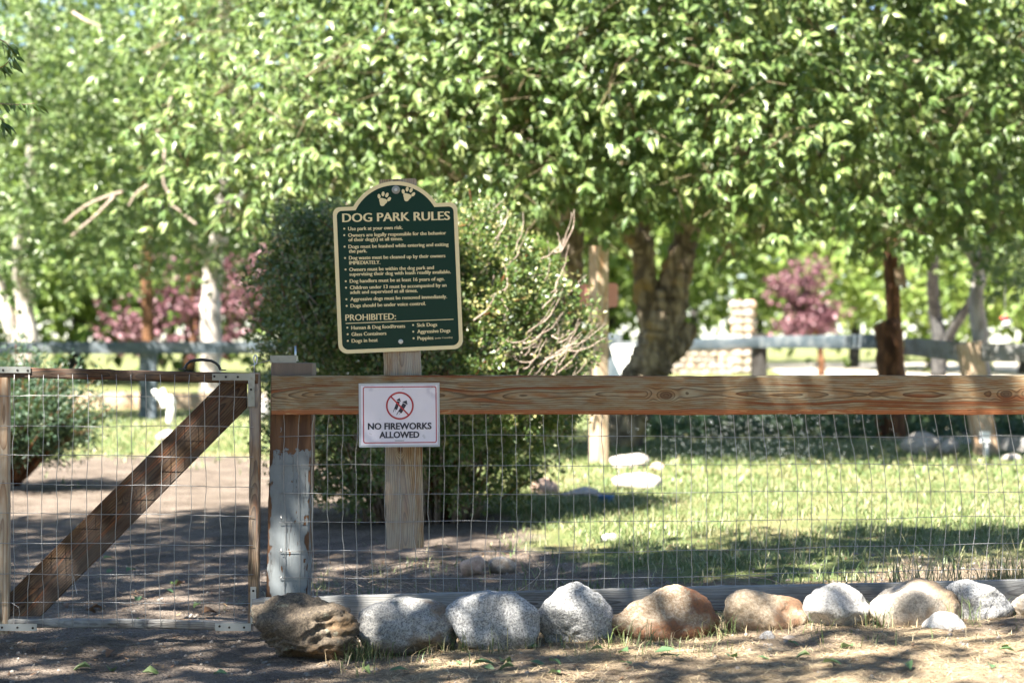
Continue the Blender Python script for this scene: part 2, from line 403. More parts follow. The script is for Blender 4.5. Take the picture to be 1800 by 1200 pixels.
M['straw'] = leaf_mat('straw', (0.20, 0.15, 0.08), (0.40, 0.31, 0.18), (0.60, 0.50, 0.32), 0.1, 0.7, tmix=0.0)
M['deadleaf'] = leaf_mat('fallen_leaf_green', (0.05, 0.11, 0.045), (0.08, 0.15, 0.06), (0.14, 0.19, 0.06), 0.15, 0.5, under=(0.16, 0.22, 0.15))
M['brownleaf'] = leaf_mat('fallen_leaf_brown', (0.10, 0.06, 0.03), (0.16, 0.09, 0.05), (0.25, 0.16, 0.08), 0.1, 0.7, tmix=0.0)
M['bark'] = bark('poplar_bark', (0.09, 0.072, 0.052), (0.36, 0.30, 0.21), 7, 0.35, 1.0, blotch=(0.26, 0.18, 0.06))
M['palebark'] = bark('pale_bark', (0.30, 0.26, 0.23), (0.56, 0.52, 0.48), 6, 0.4, 0.5)
M['brownbark'] = bark('brown_bark', (0.07, 0.035, 0.02), (0.24, 0.115, 0.055), 10, 0.15, 0.7)
M['greybark'] = bark('grey_bark', (0.03, 0.03, 0.03), (0.095, 0.09, 0.085), 8, 0.3, 0.7)
M['hedgetwig'] = bark('hedge_twig', (0.28, 0.21, 0.17), (0.52, 0.43, 0.36), 40, 0.3, 0.3)
M['redtwig'] = bark('red_twig', (0.16, 0.055, 0.025), (0.32, 0.13, 0.06), 40, 0.3, 0.3)
M['white'] = flat('white_paint', (0.80, 0.79, 0.77), 0.45, nz=0.2, ns=8, col2=(0.7, 0.68, 0.64))
M['salmon'] = flat('faded_red', (0.60, 0.27, 0.22), 0.5, nz=0.3, ns=10, col2=(0.65, 0.36, 0.30))
M['blue'] = flat('blue_plastic', (0.06, 0.17, 0.38), 0.35)
M['hydrant'] = flat('hydrant_red', (0.55, 0.05, 0.05), 0.4)
M['water'] = flat('water_drop', (0.80, 0.84, 0.86), 0.08, spec=1.0)

def ground_mat():
    s = NT('ground_soil'); p = s.pos()
    lw = s.n('ShaderNodeAttribute', attribute_name='lawn').outputs['Fac']
    st = s.n('ShaderNodeAttribute', attribute_name='straw').outputs['Fac']
    n1 = s.noise(p, 3.0, 4); n2 = s.noise(p, 24, 6, 0.72); n3 = s.noise(p, 110, 4, 0.68); n4 = s.noise(p, 420, 2)
    v = s.n('ShaderNodeTexVoronoi', {'Vector': p, 'Scale': 60.0}).outputs['Distance']
    soil = s.mix(s.step(n2, 0.3, 0.7), (0.078, 0.06, 0.046), (0.18, 0.142, 0.112))
    soil = s.mix(s.math('MULTIPLY', s.step(n1, 0.35, 0.65), 0.5), soil, (0.30, 0.245, 0.20))
    soil = s.mix(s.math('MULTIPLY', s.step(n3, 0.50, 0.60), 0.65), soil, (0.06, 0.048, 0.04))
    soil = s.mix(s.math('MULTIPLY', s.step(n4, 0.6, 0.7), 0.5), soil, (0.45, 0.40, 0.35))
    litter = s.mix(s.step(n2, 0.35, 0.68), (0.19, 0.14, 0.085), (0.40, 0.31, 0.21))
    litter = s.mix(s.math('MULTIPLY', s.step(n3, 0.5, 0.64), 0.5), litter, (0.12, 0.085, 0.055))
    g = s.mix(s.step(n2, 0.35, 0.65), (0.10, 0.135, 0.042), (0.18, 0.20, 0.08))
    g = s.mix(s.math('MULTIPLY', s.step(s.noise(p, 1.1, 4), 0.45, 0.68), 0.75), g, (0.30, 0.25, 0.135))
    col = s.mix(st, soil, litter)
    col = s.mix(s.step(s.math('ADD', lw, s.math('MULTIPLY_ADD', n2, 0.5, -0.25)), 0.3, 0.6), col, g)
    h = s.math('ADD', s.math('MULTIPLY', n2, 1.0), s.math('ADD', s.math('MULTIPLY', n3, 0.5), s.math('MULTIPLY', s.step(v, 0.5, 0.1), 0.35)))
    return s.fin(col, 0.95, s.bump(h, 1.0, 0.03), spec=0.15)
M['ground'] = ground_mat()
def road_mat():
    s = NT('pale_gravel'); p = s.pos()
    c = s.mix(s.step(s.noise(p, 2.0, 5), 0.3, 0.7), (0.44, 0.38, 0.32), (0.56, 0.50, 0.44))
    return s.fin(c, 0.95, s.bump(s.noise(p, 60, 3), 0.5, 0.01), spec=0.15)
M['road'] = road_mat()

# ---------------------------------------------------------------- the ground
def axis_pts(a, b, fine0, fine1, step, grow=1.25):
    c = list(np.arange(fine0, fine1 + 1e-6, step)); d = step
    lo = []; x = fine0
    while x > a: d *= grow; x -= d; lo.append(max(x, a))
    d = step; hi = []; x = fine1
    while x < b: d *= grow; x += d; hi.append(min(x, b))
    return np.array(lo[::-1] + c + hi)
gx = axis_pts(-600, 600, -2.6, 2.6, 0.035, 1.12); gy = axis_pts(-60, 1200, -1.6, 4.5, 0.035, 1.1)
def straw_w(x, y):
    return min(1, max(0, (x + 0.75) / 0.5)) * min(1, max(0, (1.3 - y) / 0.5)) * min(1, max(0, 0.8 + 0.9 * hnoise(x, y, 2.3, 14)))
def build_ground():
    nx, ny = len(gx), len(gy)
    v = np.zeros((ny, nx, 3), np.float32); lw = np.zeros((ny, nx), np.float32); sw = np.zeros((ny, nx), np.float32)
    for j, y in enumerate(gy):
        for i, x in enumerate(gx):
            v[j, i] = (x, y, ground_h(x, y)); lw[j, i] = lawn(x, y); sw[j, i] = straw_w(x, y)
    idx = np.arange(nx * ny).reshape(ny, nx)
    f = np.stack([idx[:-1, :-1], idx[:-1, 1:], idx[1:, 1:], idx[1:, :-1]], -1).reshape(-1, 4)
    me = np_mesh('ground', v.reshape(-1, 3), f, True)
    for nm, arr in (('lawn', lw), ('straw', sw)):
        a = me.attributes.new(nm, 'FLOAT', 'POINT'); a.data.foreach_set('value', arr.ravel())
    tag(mesh_obj('ground', me, M['ground']), kind='structure')
build_ground()
rd = [at(1470, 0, 20.5), at(1900, 0, 18.0), at(3600, 0, 18.0), at(3600, 0, 90), at(1330, 0, 90), at(1420, 0, 45)]
tag(mesh_obj('gravel_road', np_mesh('gravel_road', [(p.x, p.y, 0.006) for p in rd], [list(range(6))]), M['road']), kind='structure')

# ---------------------------------------------------------------- plank builder
def plank_mesh(name, L, W, T, seed=0, jit=0.0012, r=0.006, n=24, taper=None):
    rs = np.random.default_rng(seed)
    cs = []
    for cx, cz, a0 in ((1, 1, 0), (-1, 1, 90), (-1, -1, 180), (1, -1, 270)):
        for k in range(3):
            a = math.radians(a0 + 45 * k)
            cs.append((cx * (T / 2 - r) + r * math.cos(a), cz * (W / 2 - r) + r * math.sin(a)))
    cs = np.array(cs); m = len(cs); xs = np.linspace(-L / 2, L / 2, n)
    v = []
    wob = np.cumsum(rs.normal(0, jit * 0.35, (n, 2)), 0); wob -= wob.mean(0)
    for i, x in enumerate(xs):
        j = rs.normal(0, jit, (m, 2)) * 0.6
        end = 0.0015 if i in (0, n - 1) else 0
        for k in range(m):
            v.append((x + rs.normal(0, 0.0008) * (end > 0), cs[k, 0] * (1 - end / T) + j[k, 0] + wob[i, 0], cs[k, 1] * (1 - end / W) + j[k, 1] + wob[i, 1]))
    f = [[i * m + k, (i + 1) * m + k, (i + 1) * m + (k + 1) % m, i * m + (k + 1) % m] for i in range(n - 1) for k in range(m)]
    f += [list(range(m)), list(range(n * m - 1, (n - 1) * m - 1, -1))]
    me = np_mesh(name, v, f)
    me.polygons.foreach_set('use_smooth', np.ones(len(me.polygons), dtype=bool)); me.set_sharp_from_angle(angle=math.radians(50))
    return me
def plank(name, p0, p1, W, T, mat, parent=None, seed=0, **kw):
    """plank from p0 to p1 (centre line), width W across in the picture plane, thickness T in depth"""
    p0, p1 = Vector(p0), Vector(p1); x = (p1 - p0); L = x.length; x.normalize()
    ref = Vector((0, 0, 1)) if abs(x.z) < 0.9 else Vector((-1, 0, 0))
    y = ref.cross(x).normalized(); z = x.cross(y)
    m = Matrix((x, y, z)).transposed().to_4x4(); m.translation = (p0 + p1) / 2
    return mesh_obj(name, plank_mesh(name, L, W, T, seed, **kw), mat, parent, m)

# ---------------------------------------------------------------- near fence
fence = thing('wooden_fence', (-0.79, 0.05, -0.07), 'near wooden fence with grooved top rail, peeling grey post and wire mesh', 'fence')
RAIL_Z = CAM_H - (693.5 - 600) / 500
plank('rail', (-0.842, -0.018, RAIL_Z), (2.95, -0.018, RAIL_Z + 0.002), 0.136, 0.036, M['rail'], fence, 3, n=120, r=0.004)
plank('post', (-0.797, 0.082, -0.25), (-0.778, 0.078, 0.905), 0.146, 0.14, M['post'], fence, 5, n=60, r=0.006)
plank('post', (2.62, 0.082, -0.25), (2.62, 0.082, 0.90), 0.146, 0.14, M['post'], fence, 15, n=30)
plank('bottom_board', (-0.908, -0.022, 0.040), (2.95, -0.022, 0.135), 0.085, 0.036, M['greywood'], fence, 8, n=100)

def wire_x(px, z):
    """mesh bulges sideways towards the right"""
    a = max(0.0, min(1.0, (px - 1000) / 700.0)); t = (0.73 - z) / 0.37
    return 0.045 * a * math.sin(min(1.0, max(0, t)) * math.pi * 0.55) - 0.02 * a * max(0, t - 1) * 1.6
def wires(parent, xs, zs, zlo, zhi, y, bulge=True, seed=0, xl=None, xr=None, R=0.0012):
    rs = random.Random(seed)
    for px in xs:
        pts = []; x0 = (px - 900) / 500.0; n = 26; kx = rs.uniform(-.004, .004); jog = 0
        for i in range(n + 1):
            z = zhi + (zlo - zhi) * i / n
            if i % 3 == 1: jog = rs.uniform(-0.0028, 0.0028)
            dx = (wire_x(px, z) if bulge else 0) + kx * i / n + jog + 0.003 * math.sin(z * 9 + px * 0.011)
            pts.append((x0 + dx, y + rs.uniform(-.0012, .0012), z))
        MB().tube(pts, R, 5).build('vertical_wire', M['wire'], parent, smooth=True)
    for zf in zs:
        pts = []; n = 46; ph = rs.uniform(0, 6); ph2 = rs.uniform(0, 6)
        for i in range(n + 1):
            x = xl + (xr - xl) * i / n
            pts.append((x, y - 0.0018, zf(x) + 0.0028 * math.sin(x * 3 + ph) + 0.0016 * math.sin(x * 11 + ph2) + rs.uniform(-.0008, .0008)))
        MB().tube(pts, R, 5).build('horizontal_wire', M['wire'], parent, smooth=True)
fx = [500 + 25.4 * i for i in range(58)]
hz = [(lambda z0, sl: (lambda x: z0 + sl * max(0, x - 0.3)))(CAM_H - (py - 600) / 500.0, sl)
      for py, sl in ((713, 0), (766, -0.002), (817, 0.001), (867, 0.006), (917, 0.014), (969, 0.018), (1016, 0.022), (1052, 0.022))]
wires(fence, fx, hz, 0.06, 0.80, 0.004, True, 4, -0.82, 1.98)
for z in (0.67, 0.57, 0.36, 0.245, 0.15):
    MB().tube([(-0.812, -0.001, z + .008), (-0.81, -0.006, z), (-0.813, -0.001, z - .008)], 0.0014, 6).build('staple', M['wire'], fence)
# latch plate on the post head
lp = MB()
c = at(498, 627, 7.02)
lp.box((c.x, 0.06, 0.912), (0.092, 0.08, 0.003)); lp.box((c.x, 0.018, 0.918), (0.092, 0.003, 0.026)); lp.box((c.x + .044, 0.05, 0.920), (0.003, 0.06, 0.018))
o = lp.build('latch_plate', M['galv'], fence)
MB().tube([(-0.776, 0.03, 0.918), (-0.766, 0.03, 0.920), (-0.764, 0.03, 0.93), (-0.765, 0.03, 0.964)], 0.0035, 8).build('bolt', M['bright_steel'], o, smooth=True)

# ---------------------------------------------------------------- gate
gate = thing('garden_gate', (-1.35, 0, -0.05), 'wooden framed wire gate with diagonal brace and black handle', 'gate')
def gz(px, py): return at(px, py, CAM_D)
plank('stile', gz(7, 1112), gz(8, 648), 0.038, 0.04, M['palewood'], gate, 21)
plank('stile', gz(446, 1106), gz(449, 655), 0.037, 0.042, M['frame'], gate, 22)
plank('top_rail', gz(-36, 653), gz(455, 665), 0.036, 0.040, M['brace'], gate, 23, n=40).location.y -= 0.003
plank('bottom_rail', gz(-36, 1094), gz(436, 1097), 0.030, 0.036, M['greywood'], gate, 24, n=40)
plank('stile', gz(-42, 1112), gz(-42, 648), 0.038, 0.04, M['frame'], gate, 26)
# brace cut square against the frame
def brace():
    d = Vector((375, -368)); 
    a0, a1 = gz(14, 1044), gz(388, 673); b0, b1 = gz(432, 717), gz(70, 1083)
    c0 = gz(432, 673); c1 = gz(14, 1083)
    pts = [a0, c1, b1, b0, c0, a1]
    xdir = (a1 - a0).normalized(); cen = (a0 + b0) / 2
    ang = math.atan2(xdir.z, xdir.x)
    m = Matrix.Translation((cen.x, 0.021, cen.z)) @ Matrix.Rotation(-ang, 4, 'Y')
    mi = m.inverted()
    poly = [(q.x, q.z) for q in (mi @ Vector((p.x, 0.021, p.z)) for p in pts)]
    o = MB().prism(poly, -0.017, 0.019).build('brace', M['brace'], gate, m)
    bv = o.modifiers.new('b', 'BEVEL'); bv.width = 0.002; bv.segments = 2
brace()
gxs = [27 + 25.8 * i for i in range(16)]
ghz = [(lambda z0: (lambda x: z0 - 0.006 * (x + 1.35)))(CAM_H - (py - 600) / 500.0) for py in (697, 749, 800, 851, 903, 955, 1007, 1058)]
wires(gate, gxs, ghz, -0.022, 0.865, -0.0245, False, 9, -1.80, -0.905)
MB().tube([gz(132, 1010) + Vector((0, -.027, 0)), gz(136, 1030) + Vector((0, -.03, 0)), gz(139, 1041) + Vector((0, -.034, 0))], 0.001, 5).build('loose_wire', M['wire'], gate)
MB().tube([gz(25, 1058) + Vector((0, -.027, 0)), gz(37, 1064) + Vector((0, -.035, 0)), gz(39, 1076) + Vector((0, -.035, 0)), gz(35, 1086) + Vector((0, -.028, 0))], 0.001, 5).build('loose_wire', M['wire'], gate)
def bracket(arms, holes, mat='galv'):
    mb = MB()
    for (x0, y0, x1, y1, dy) in arms:
        a, b = gz(x0, y1), gz(x1, y0)
        mb.box(((a.x + b.x) / 2, -0.0265 - dy, (a.z + b.z) / 2), (b.x - a.x, 0.003, b.z - a.z))
    o = mb.build('corner_bracket', M[mat], gate)
    for hx, hy in holes:
        p = gz(hx, hy)
        MB().lathe([(0.0001, 0.0), (0.0042, 0.0), (0.0042, 0.0018), (0.0025, 0.0028), (0.0001, 0.0028)], (p.x, -0.0278, p.z), 10, 'Y').build('screw', M['hole'], o)
bracket([(375, 656, 450, 668, 0), (438, 668, 449.5, 714, 0)], [(379, 661), (399, 662), (420, 662), (443, 684)])
bracket([(-30, 644, 57, 655, 0)], [(9, 650), (34, 650), (52, 650.5)])
bracket([(-30, 1094, 68, 1106, 0), (-8, 1036, 3, 1094, 0)], [(7, 1100), (34, 1100), (61, 1101), (1, 1044)], 'bright_steel')
bracket([(380, 1093, 443, 1106, 0), (442, 1029, 452, 1094, 0)], [(388, 1098), (405, 1100), (431, 1100), (447, 1036)], 'bright_steel')
h = MB()
hp = [(325, 648), (329, 640), (334, 635.5), (342, 633), (357, 632), (372, 634), (380, 638), (385, 643), (387.5, 649)]
h.tube([gz(*p) + Vector((0, -0.005, 0)) for p in hp], [0.005, .0048, .0048, .005, .0055, .005, .0048, .0048, .005], 10)
h.box(gz(320, 648.5) + Vector((0, -.005, 0)), (0.024, 0.022, 0.004)); h.box(gz(392, 650) + Vector((0, -.005, 0)), (0.022, 0.022, 0.004))
shade_auto(h.build('handle', M['black'], gate), 40)
k = MB(); c = gz(449, 632)
k.tube([c + Vector((0.006 * math.cos(a), 0.0, 0.016 * math.sin(a))) for a in np.linspace(0, 2 * math.pi, 18)], 0.0026, 8, cap=False)
k.tube([gz(447, 657), gz(447, 643), gz(448, 637)], 0.0025, 6)
k.build('latch_hook', M['bright_steel'], gate, smooth=True)
MB().tube([gz(438, 643), gz(452, 639), gz(466, 635), gz(478, 632) + Vector((0, .02, 0))], 0.0013, 5).build('latch_cord', M['wire'], gate, smooth=True)

# ---------------------------------------------------------------- plank that carries the sign
b = plank('sign_board', at(714, 962, 7.04), at(699, 316, 7.04), 0.131, 0.036, M['board'], None, 31, n=50)
tag(b, 'upright weathered plank behind the rail carrying the green sign', 'plank')

# ---------------------------------------------------------------- green sign
SG = thing('rules_sign', at(699, 488.5, 7.0), 'dark green dog park rules sign with arched top and cream border', 'sign')
SM = Matrix.Translation((at(699, 488.5, 7.0).x, 0.017, at(699, 488.5, 7.0).z)) @ Matrix.Rotation(math.radians(-2.4), 4, 'Y')
def sign_outline(inset):
    pts = []; hw, hh = 0.2195 - inset, 0.258 - inset; r = 0.032 - inset * 0.7
    def arc(cx, cz, r, a0, a1, n):
        for k in range(n + 1):
            a = math.radians(a0 + (a1 - a0) * k / n); pts.append((cx + r * math.cos(a), cz + r * math.sin(a)))
    arc(-hw + r, -hh + r, r, 180, 270, 8); arc(hw - r, -hh + r, r, 270, 360, 8)
    arc(hw - r * .8, hh - r * .8, r * .8, 0, 90, 8)
    R = 0.171 - inset; cz = 0.341 - 0.171
    s0 = math.asin(max(-1, min(1, (hh - cz) / R)))
    arc(0.0, cz, R, math.degrees(s0), 180 - math.degrees(s0), 28)
    arc(-hw + r * .8, hh - r * .8, r * .8, 90, 180, 8)
    return pts
panel = MB().prism(sign_outline(0.001), -0.002, 0.001).build('panel', M['sign_green'], SG, SM)
MB().ring(sign_outline(0.0), sign_outline(0.0135), -0.0034, 0.0015).build('border', M['cream'], SG, SM)
def zloc(zx, zy):
    px, py = 570 + zx / 3.53, 300 + zy / 3.53
    u, v = (px - 699) / 500, -(py - 488.5) / 500; a = math.radians(2.4)
    return u * math.cos(a) + v * math.sin(a), -u * math.sin(a) + v * math.cos(a)
def text_mesh(txt, width, height, bold=0.0, shifts=(0,), depth=0.0003):
    cu = bpy.data.curves.new('t', 'FONT'); cu.body = txt; cu.size = 1.0; cu.offset = bold; cu.resolution_u = 3; cu.fill_mode = 'FRONT'
    ob = bpy.data.objects.new('t', cu); COL.objects.link(ob)
    bpy.context.view_layer.update()
    me = bpy.data.meshes.new_from_object(ob.evaluated_get(bpy.context.evaluated_depsgraph_get()))
    n = len(me.vertices); co = np.empty(n * 3, np.float32); me.vertices.foreach_get('co', co); co = co.reshape(-1, 3)
    polys = [list(p.vertices) for p in me.polygons]
    bpy.data.objects.remove(ob); bpy.data.curves.remove(cu); bpy.data.meshes.remove(me)
    x0, x1 = co[:, 0].min(), co[:, 0].max(); sx = width / (x1 - x0); sy = height / CAPH
    v = []; f = []
    for i, sh in enumerate(shifts):
        b0 = len(v)
        v += [((p[0] - x0) * sx + sh, -depth * i, p[1] * sy) for p in co]
        f += [[q + b0 for q in pl] for pl in polys]
    return np_mesh('lettering', v, f)
CAPH = 1.0
def cap_height():
    cu = bpy.data.curves.new('t', 'FONT'); cu.body = 'H'; cu.size = 1.0
    ob = bpy.data.objects.new('t', cu); COL.objects.link(ob); bpy.context.view_layer.update()
    me = bpy.data.meshes.new_from_object(ob.evaluated_get(bpy.context.evaluated_depsgraph_get()))
    hh = max(v.co.y for v in me.vertices)
    bpy.data.objects.remove(ob); bpy.data.curves.remove(cu); bpy.data.meshes.remove(me)
    return hh
CAPH = cap_height()
def sign_text(name, txt, l, r, cap, sh):
    (u0, v0), (u1, v1) = zloc(*l), zloc(*r)
    me = text_mesh(txt, u1 - u0, cap, 0.0, (-sh, 0, sh))
    o = mesh_obj(name, me, M['cream'], SG, SM @ Matrix.Translation((u0, -0.0032, v0)) @ Matrix.Rotation(-math.atan2(v1 - v0, u1 - u0), 4, 'Y'))
    return o
sign_text('heading_text', 'DOG PARK RULES', (112, 318), (778, 304), 0.0298, 0.0015)
sign_text('heading_text', 'PROHIBITED:', (130, 930), (443, 922), 0.0215, 0.0007)
LINES = [('Use park at your own risk.', (147, 370), (485, 361)), ('Owners are legally responsible for the behavior', (147, 410), (755, 395)),
 ('of their dog(s) at all times.', (149, 438), (486, 431)), ('Dogs must be leashed while entering and exiting', (149, 481), (770, 466)),
 ('the park.', (151, 509), (263, 506)), ('Dog waste must be cleaned up by their owners', (152, 551), (750, 537)), ('IMMEDIATELY.', (154, 582), (346, 578)),
 ('Owners must be within the dog park and', (154, 623), (679, 610)), ('supervising their dog with leash readily available.', (155, 652), (784, 636)),
 ('Dog handlers must be at least 16 years of age.', (157, 695), (745, 680)), ('Children under 13 must be accompanied by an', (158, 735), (757, 719)),
 ('adult and supervised at all times.', (159, 764), (578, 753)), ('Aggressive dogs must be removed immediately.', (161, 807), (760, 790)),
 ('Dogs should be under voice control.', (162, 848), (628, 833)),
 ('Human & Dog food/treats', (167, 985), (500, 973)), ('Glass Containers', (168, 1025), (383, 1018)), ('Dogs in heat', (169, 1066), (330, 1060)),
 ('Sick Dogs', (575, 968), (699, 964)), ('Aggressive Dogs', (577, 1008), (781, 1001)), ('Puppies', (578, 1049), (676, 1046))]
for t, l, r in LINES: sign_text('rule_text', t, l, r, 0.0124, 0.0007)
sign_text('rule_text', '(under 4 months)', (686, 1043), (794, 1038), 0.0055, 0.0002)
bl = [(122, 359), (122, 399), (124, 470), (127, 541), (130, 612), (131, 685), (133, 725), (135, 797), (137, 838), (141, 973), (143, 1014), (144, 1055), (550, 957), (551, 998), (553, 1039)]
for zx, zy in bl:
    u, v = zloc(zx, zy)
    MB().lathe([(0.0001, -0.001), (0.0034, -0.001), (0.0034, 0.0032), (0.0001, 0.0034)], (u, 0, v), 12, 'Y').build('bullet', M['cream'], SG, SM)
(u0, v0), (u1, v1) = zloc(131, 947), zloc(801, 921)
MB().box(((u0 + u1) / 2, -0.0028, (v0 + v1) / 2), (u1 - u0, 0.001, 0.0026), Matrix.Rotation(-math.atan2(v1 - v0, u1 - u0), 3, 'Y')).build('rule_line', M['cream'], SG, SM)
def ellipse(cx, cz, a, b, rot, n=18):
    c, s = math.cos(rot), math.sin(rot)
    return [(cx + a * math.cos(t) * c - b * math.sin(t) * s, cz + a * math.cos(t) * s + b * math.sin(t) * c) for t in np.linspace(0, 2 * math.pi, n, endpoint=False)]
def paw(zx, zy, tilt):
    u, v = zloc(zx, zy); k = 1 / 3.53 / 500; R = math.radians(tilt)
    mm = SM @ Matrix.Translation((u, 0, v)) @ Matrix.Rotation(-R, 4, 'Y')
    pad = []
    for t in np.linspace(0, 2 * math.pi, 30, endpoint=False):
        rr = 25 * (1 - 0.16 * math.cos(3 * (t - math.radians(90))) - 0.05 * math.cos(2 * t))
        pad.append((rr * math.cos(t) * k, (-14 + rr * 0.92 * math.sin(t)) * k))
    pw = MB().prism(pad, -0.0032, -0.001).build('paw_pad', M['cream'], SG, mm)
    for ex, ez, er in ((-32, 12, 25), (-12, 33, 8), (13, 33, -8), (33, 12, -25)):
        MB().prism(ellipse(ex * k, ez * k, 9.5 * k, 15 * k, math.radians(er)), -0.0032, -0.001).build('paw_toe', M['cream'], SG, mm)
paw(366, 178, -18); paw(516, 148, -18)
def screw_head(zx, zy, r, mat):
    u, v = zloc(zx, zy)
    o = MB().lathe([(0.0001, 0.001), (r, 0.001), (r, 0.004), (r * .85, 0.0052), (r * .45, 0.0054), (0.0001, 0.0050)], (u, 0, v), 24, 'Y').build('washer', M[mat], SG, SM)
    MB().lathe([(0.0001, 0.005), (r * .4, 0.005), (r * .36, 0.0072), (0.0001, 0.0075)], (u, 0, v), 8, 'Y').build('screw', M['bright_steel'], o, SM)
screw_head(443, 117, 0.0148, 'galv'); screw_head(473, 1060, 0.0085, 'bright_steel')

# ---------------------------------------------------------------- fireworks notice
NC = at(702, 729, 6.962)
NG = thing('fireworks_notice', NC, 'laminated white no fireworks notice stapled to the top rail', 'notice')
NM = Matrix.Translation((NC.x, -0.0415, NC.z)) @ Matrix.Rotation(math.radians(-0.5), 4, 'Y')
def sheet(name, w, h, y, mat, curl=0.004):
    nx, nz = 16, 12; v = []
    for dy in (0, 0.0008):
        for j in range(nz + 1):
            for i in range(nx + 1):
                u, t = i / nx - .5, j / nz - .5
                v.append((u * w, y + dy + cy(u * w, t * h), t * h))
    n = (nx + 1) * (nz + 1); f = []
    for j in range(nz):
        for i in range(nx):
            a = j * (nx + 1) + i; f += [[a, a + 1, a + nx + 2, a + nx + 1], [n + a + nx + 1, n + a + nx + 2, n + a + 1, n + a]]
    ring = [i for i in range(nx + 1)] + [j * (nx + 1) + nx for j in range(1, nz + 1)] + [nz * (nx + 1) + i for i in range(nx - 1, -1, -1)] + [j * (nx + 1) for j in range(nz - 1, 0, -1)]
    for q in range(len(ring)):
        a, b = ring[q], ring[(q + 1) % len(ring)]; f.append([a, a + n, b + n, b])
    return mesh_obj(name, np_mesh(name, v, f, False), M[mat], NG, NM)
def cy(x, z):
    """the sheet's gentle bulge: lower edge stands off the rail"""
    return -0.006 * max(0, -z / 0.108) ** 2 - 0.0015 * math.sin(x * 22 + 1)
def bend(o, y):
    me = o.data
    for v in me.vertices: v.co.y += cy(v.co.x, v.co.z) + y
    return o
sheet('laminate', 0.2825, 0.2225, 0.0, 'lam'); sheet('paper', 0.268, 0.209, -0.0012, 'paper')
def nloc(zx, zy): return ((620 + zx / 8.57) - 702) / 500, -((660 + zy / 8.57) - 729) / 500
def rrect(x0, z0, x1, z1, r, n=6, m=10):
    p = []
    cs = [(x0 + r, z0 + r, 180), (x1 - r, z0 + r, 270), (x1 - r, z1 - r, 0), (x0 + r, z1 - r, 90)]
    for q, (cx, cz, a0) in enumerate(cs):
        arc = [(cx + r * math.cos(math.radians(a0 + 90 * k / n)), cz + r * math.sin(math.radians(a0 + 90 * k / n))) for k in range(n + 1)]
        p += arc
        nx_ = cs[(q + 1) % 4]; a = math.radians(nx_[2]); e = (nx_[0] + r * math.cos(a), nx_[1] + r * math.sin(a))
        for k in range(1, m): p.append((arc[-1][0] + (e[0] - arc[-1][0]) * k / m, arc[-1][1] + (e[1] - arc[-1][1]) * k / m))
    return p
x0, z1 = nloc(160, 165); x1, z0 = nloc(1262, 1010)
bend(MB().ring(rrect(x0, z0, x1, z1, .008), rrect(x0 + .0032, z0 + .0032, x1 - .0032, z1 - .0032, .005), -0.0002, 0.0).build('red_border', M['red'], NG, NM), -0.0016)
cx, cz = nloc(712, 452); k = 1 / 8.57 / 500
bend(MB().ring(ellipse(cx, cz, 208 * k, 208 * k, 0, 48), ellipse(cx, cz, 183 * k, 183 * k, 0, 48), -0.0002, 0.0).build('prohibition_ring', M['red'], NG, NM), -0.0024)
def rocket(zx, zy, L, w, rot):
    u, v = nloc(zx, zy); R = math.radians(rot); c, s = math.cos(R), math.sin(R)
    def T(pts): return [(u + (px * c + pz * s) * k, v + (-px * s + pz * c) * k) for px, pz in pts]
    mb = MB()
    mb.prism(T([(-w, -L), (w, -L), (w, L * .38), (-w, L * .38)]), -0.0002, 0)
    mb.prism(T([(-w * 1.5, L * .46), (w * 1.5, L * .46), (0, L * .98)]), -0.0002, 0)
    mb.prism(T([(-w * 1.0, -L * 1.55), (-w * .65, -L * 1.55), (-w * .65, -L), (-w * 1.0, -L)]), -0.0002, 0)
    mb.prism(T([(w * .1, -L * 1.3), (w * .3, -L * 1.3), (w * .5, -L), (w * .3, -L)]), -0.0002, 0)
    bend(mb.build('rocket_print', M['navy'], NG, NM), -0.0018)
rocket(680, 420, 92, 24, 20); rocket(765, 460, 105, 30, 30)
(a, b_), (c_, d_) = nloc(583, 318), nloc(848, 597)
L = math.hypot(c_ - a, d_ - b_)
bend(MB().box(((a + c_) / 2, 0, (b_ + d_) / 2), (L, 0.0002, 22 * k), Matrix.Rotation(-math.atan2(d_ - b_, c_ - a), 3, 'Y')).build('prohibition_bar', M['red'], NG, NM), -0.0028)
def notice_text(t, l, r, zy, cap):
    (u0, v0), (u1, _) = nloc(l, zy), nloc(r, zy)
    me = text_mesh(t, u1 - u0, cap * k, 0.022, (-0.0006, 0.0, 0.0006), 0.0001)
    for v in me.vertices: v.co.x += u0; v.co.z += v0; v.co.y += cy(v.co.x, v.co.z) - 0.0020
    mesh_obj('notice_text', me, M['navy'], NG, NM)
notice_text('NO FIREWORKS', 232, 1183, 803, 92); notice_text('ALLOWED', 403, 1000, 931, 90)
(u0, v0) = nloc(705, 973)
bend(MB().box((u0, 0, v0), (140 * k, 0.0002, 7 * k)).build('fine_print', M['navy'], NG, NM), -0.0018)
for zx, zy in ((742, 165), (765, 205), (1190, 180)):
    u, v = nloc(zx, zy); MB().box((u, -0.0022, v), (0.009, 0.0012, 0.0014), Matrix.Rotation(random.uniform(-.5, .5), 3, 'Y')).build('staple', M['wire'], NG, NM)

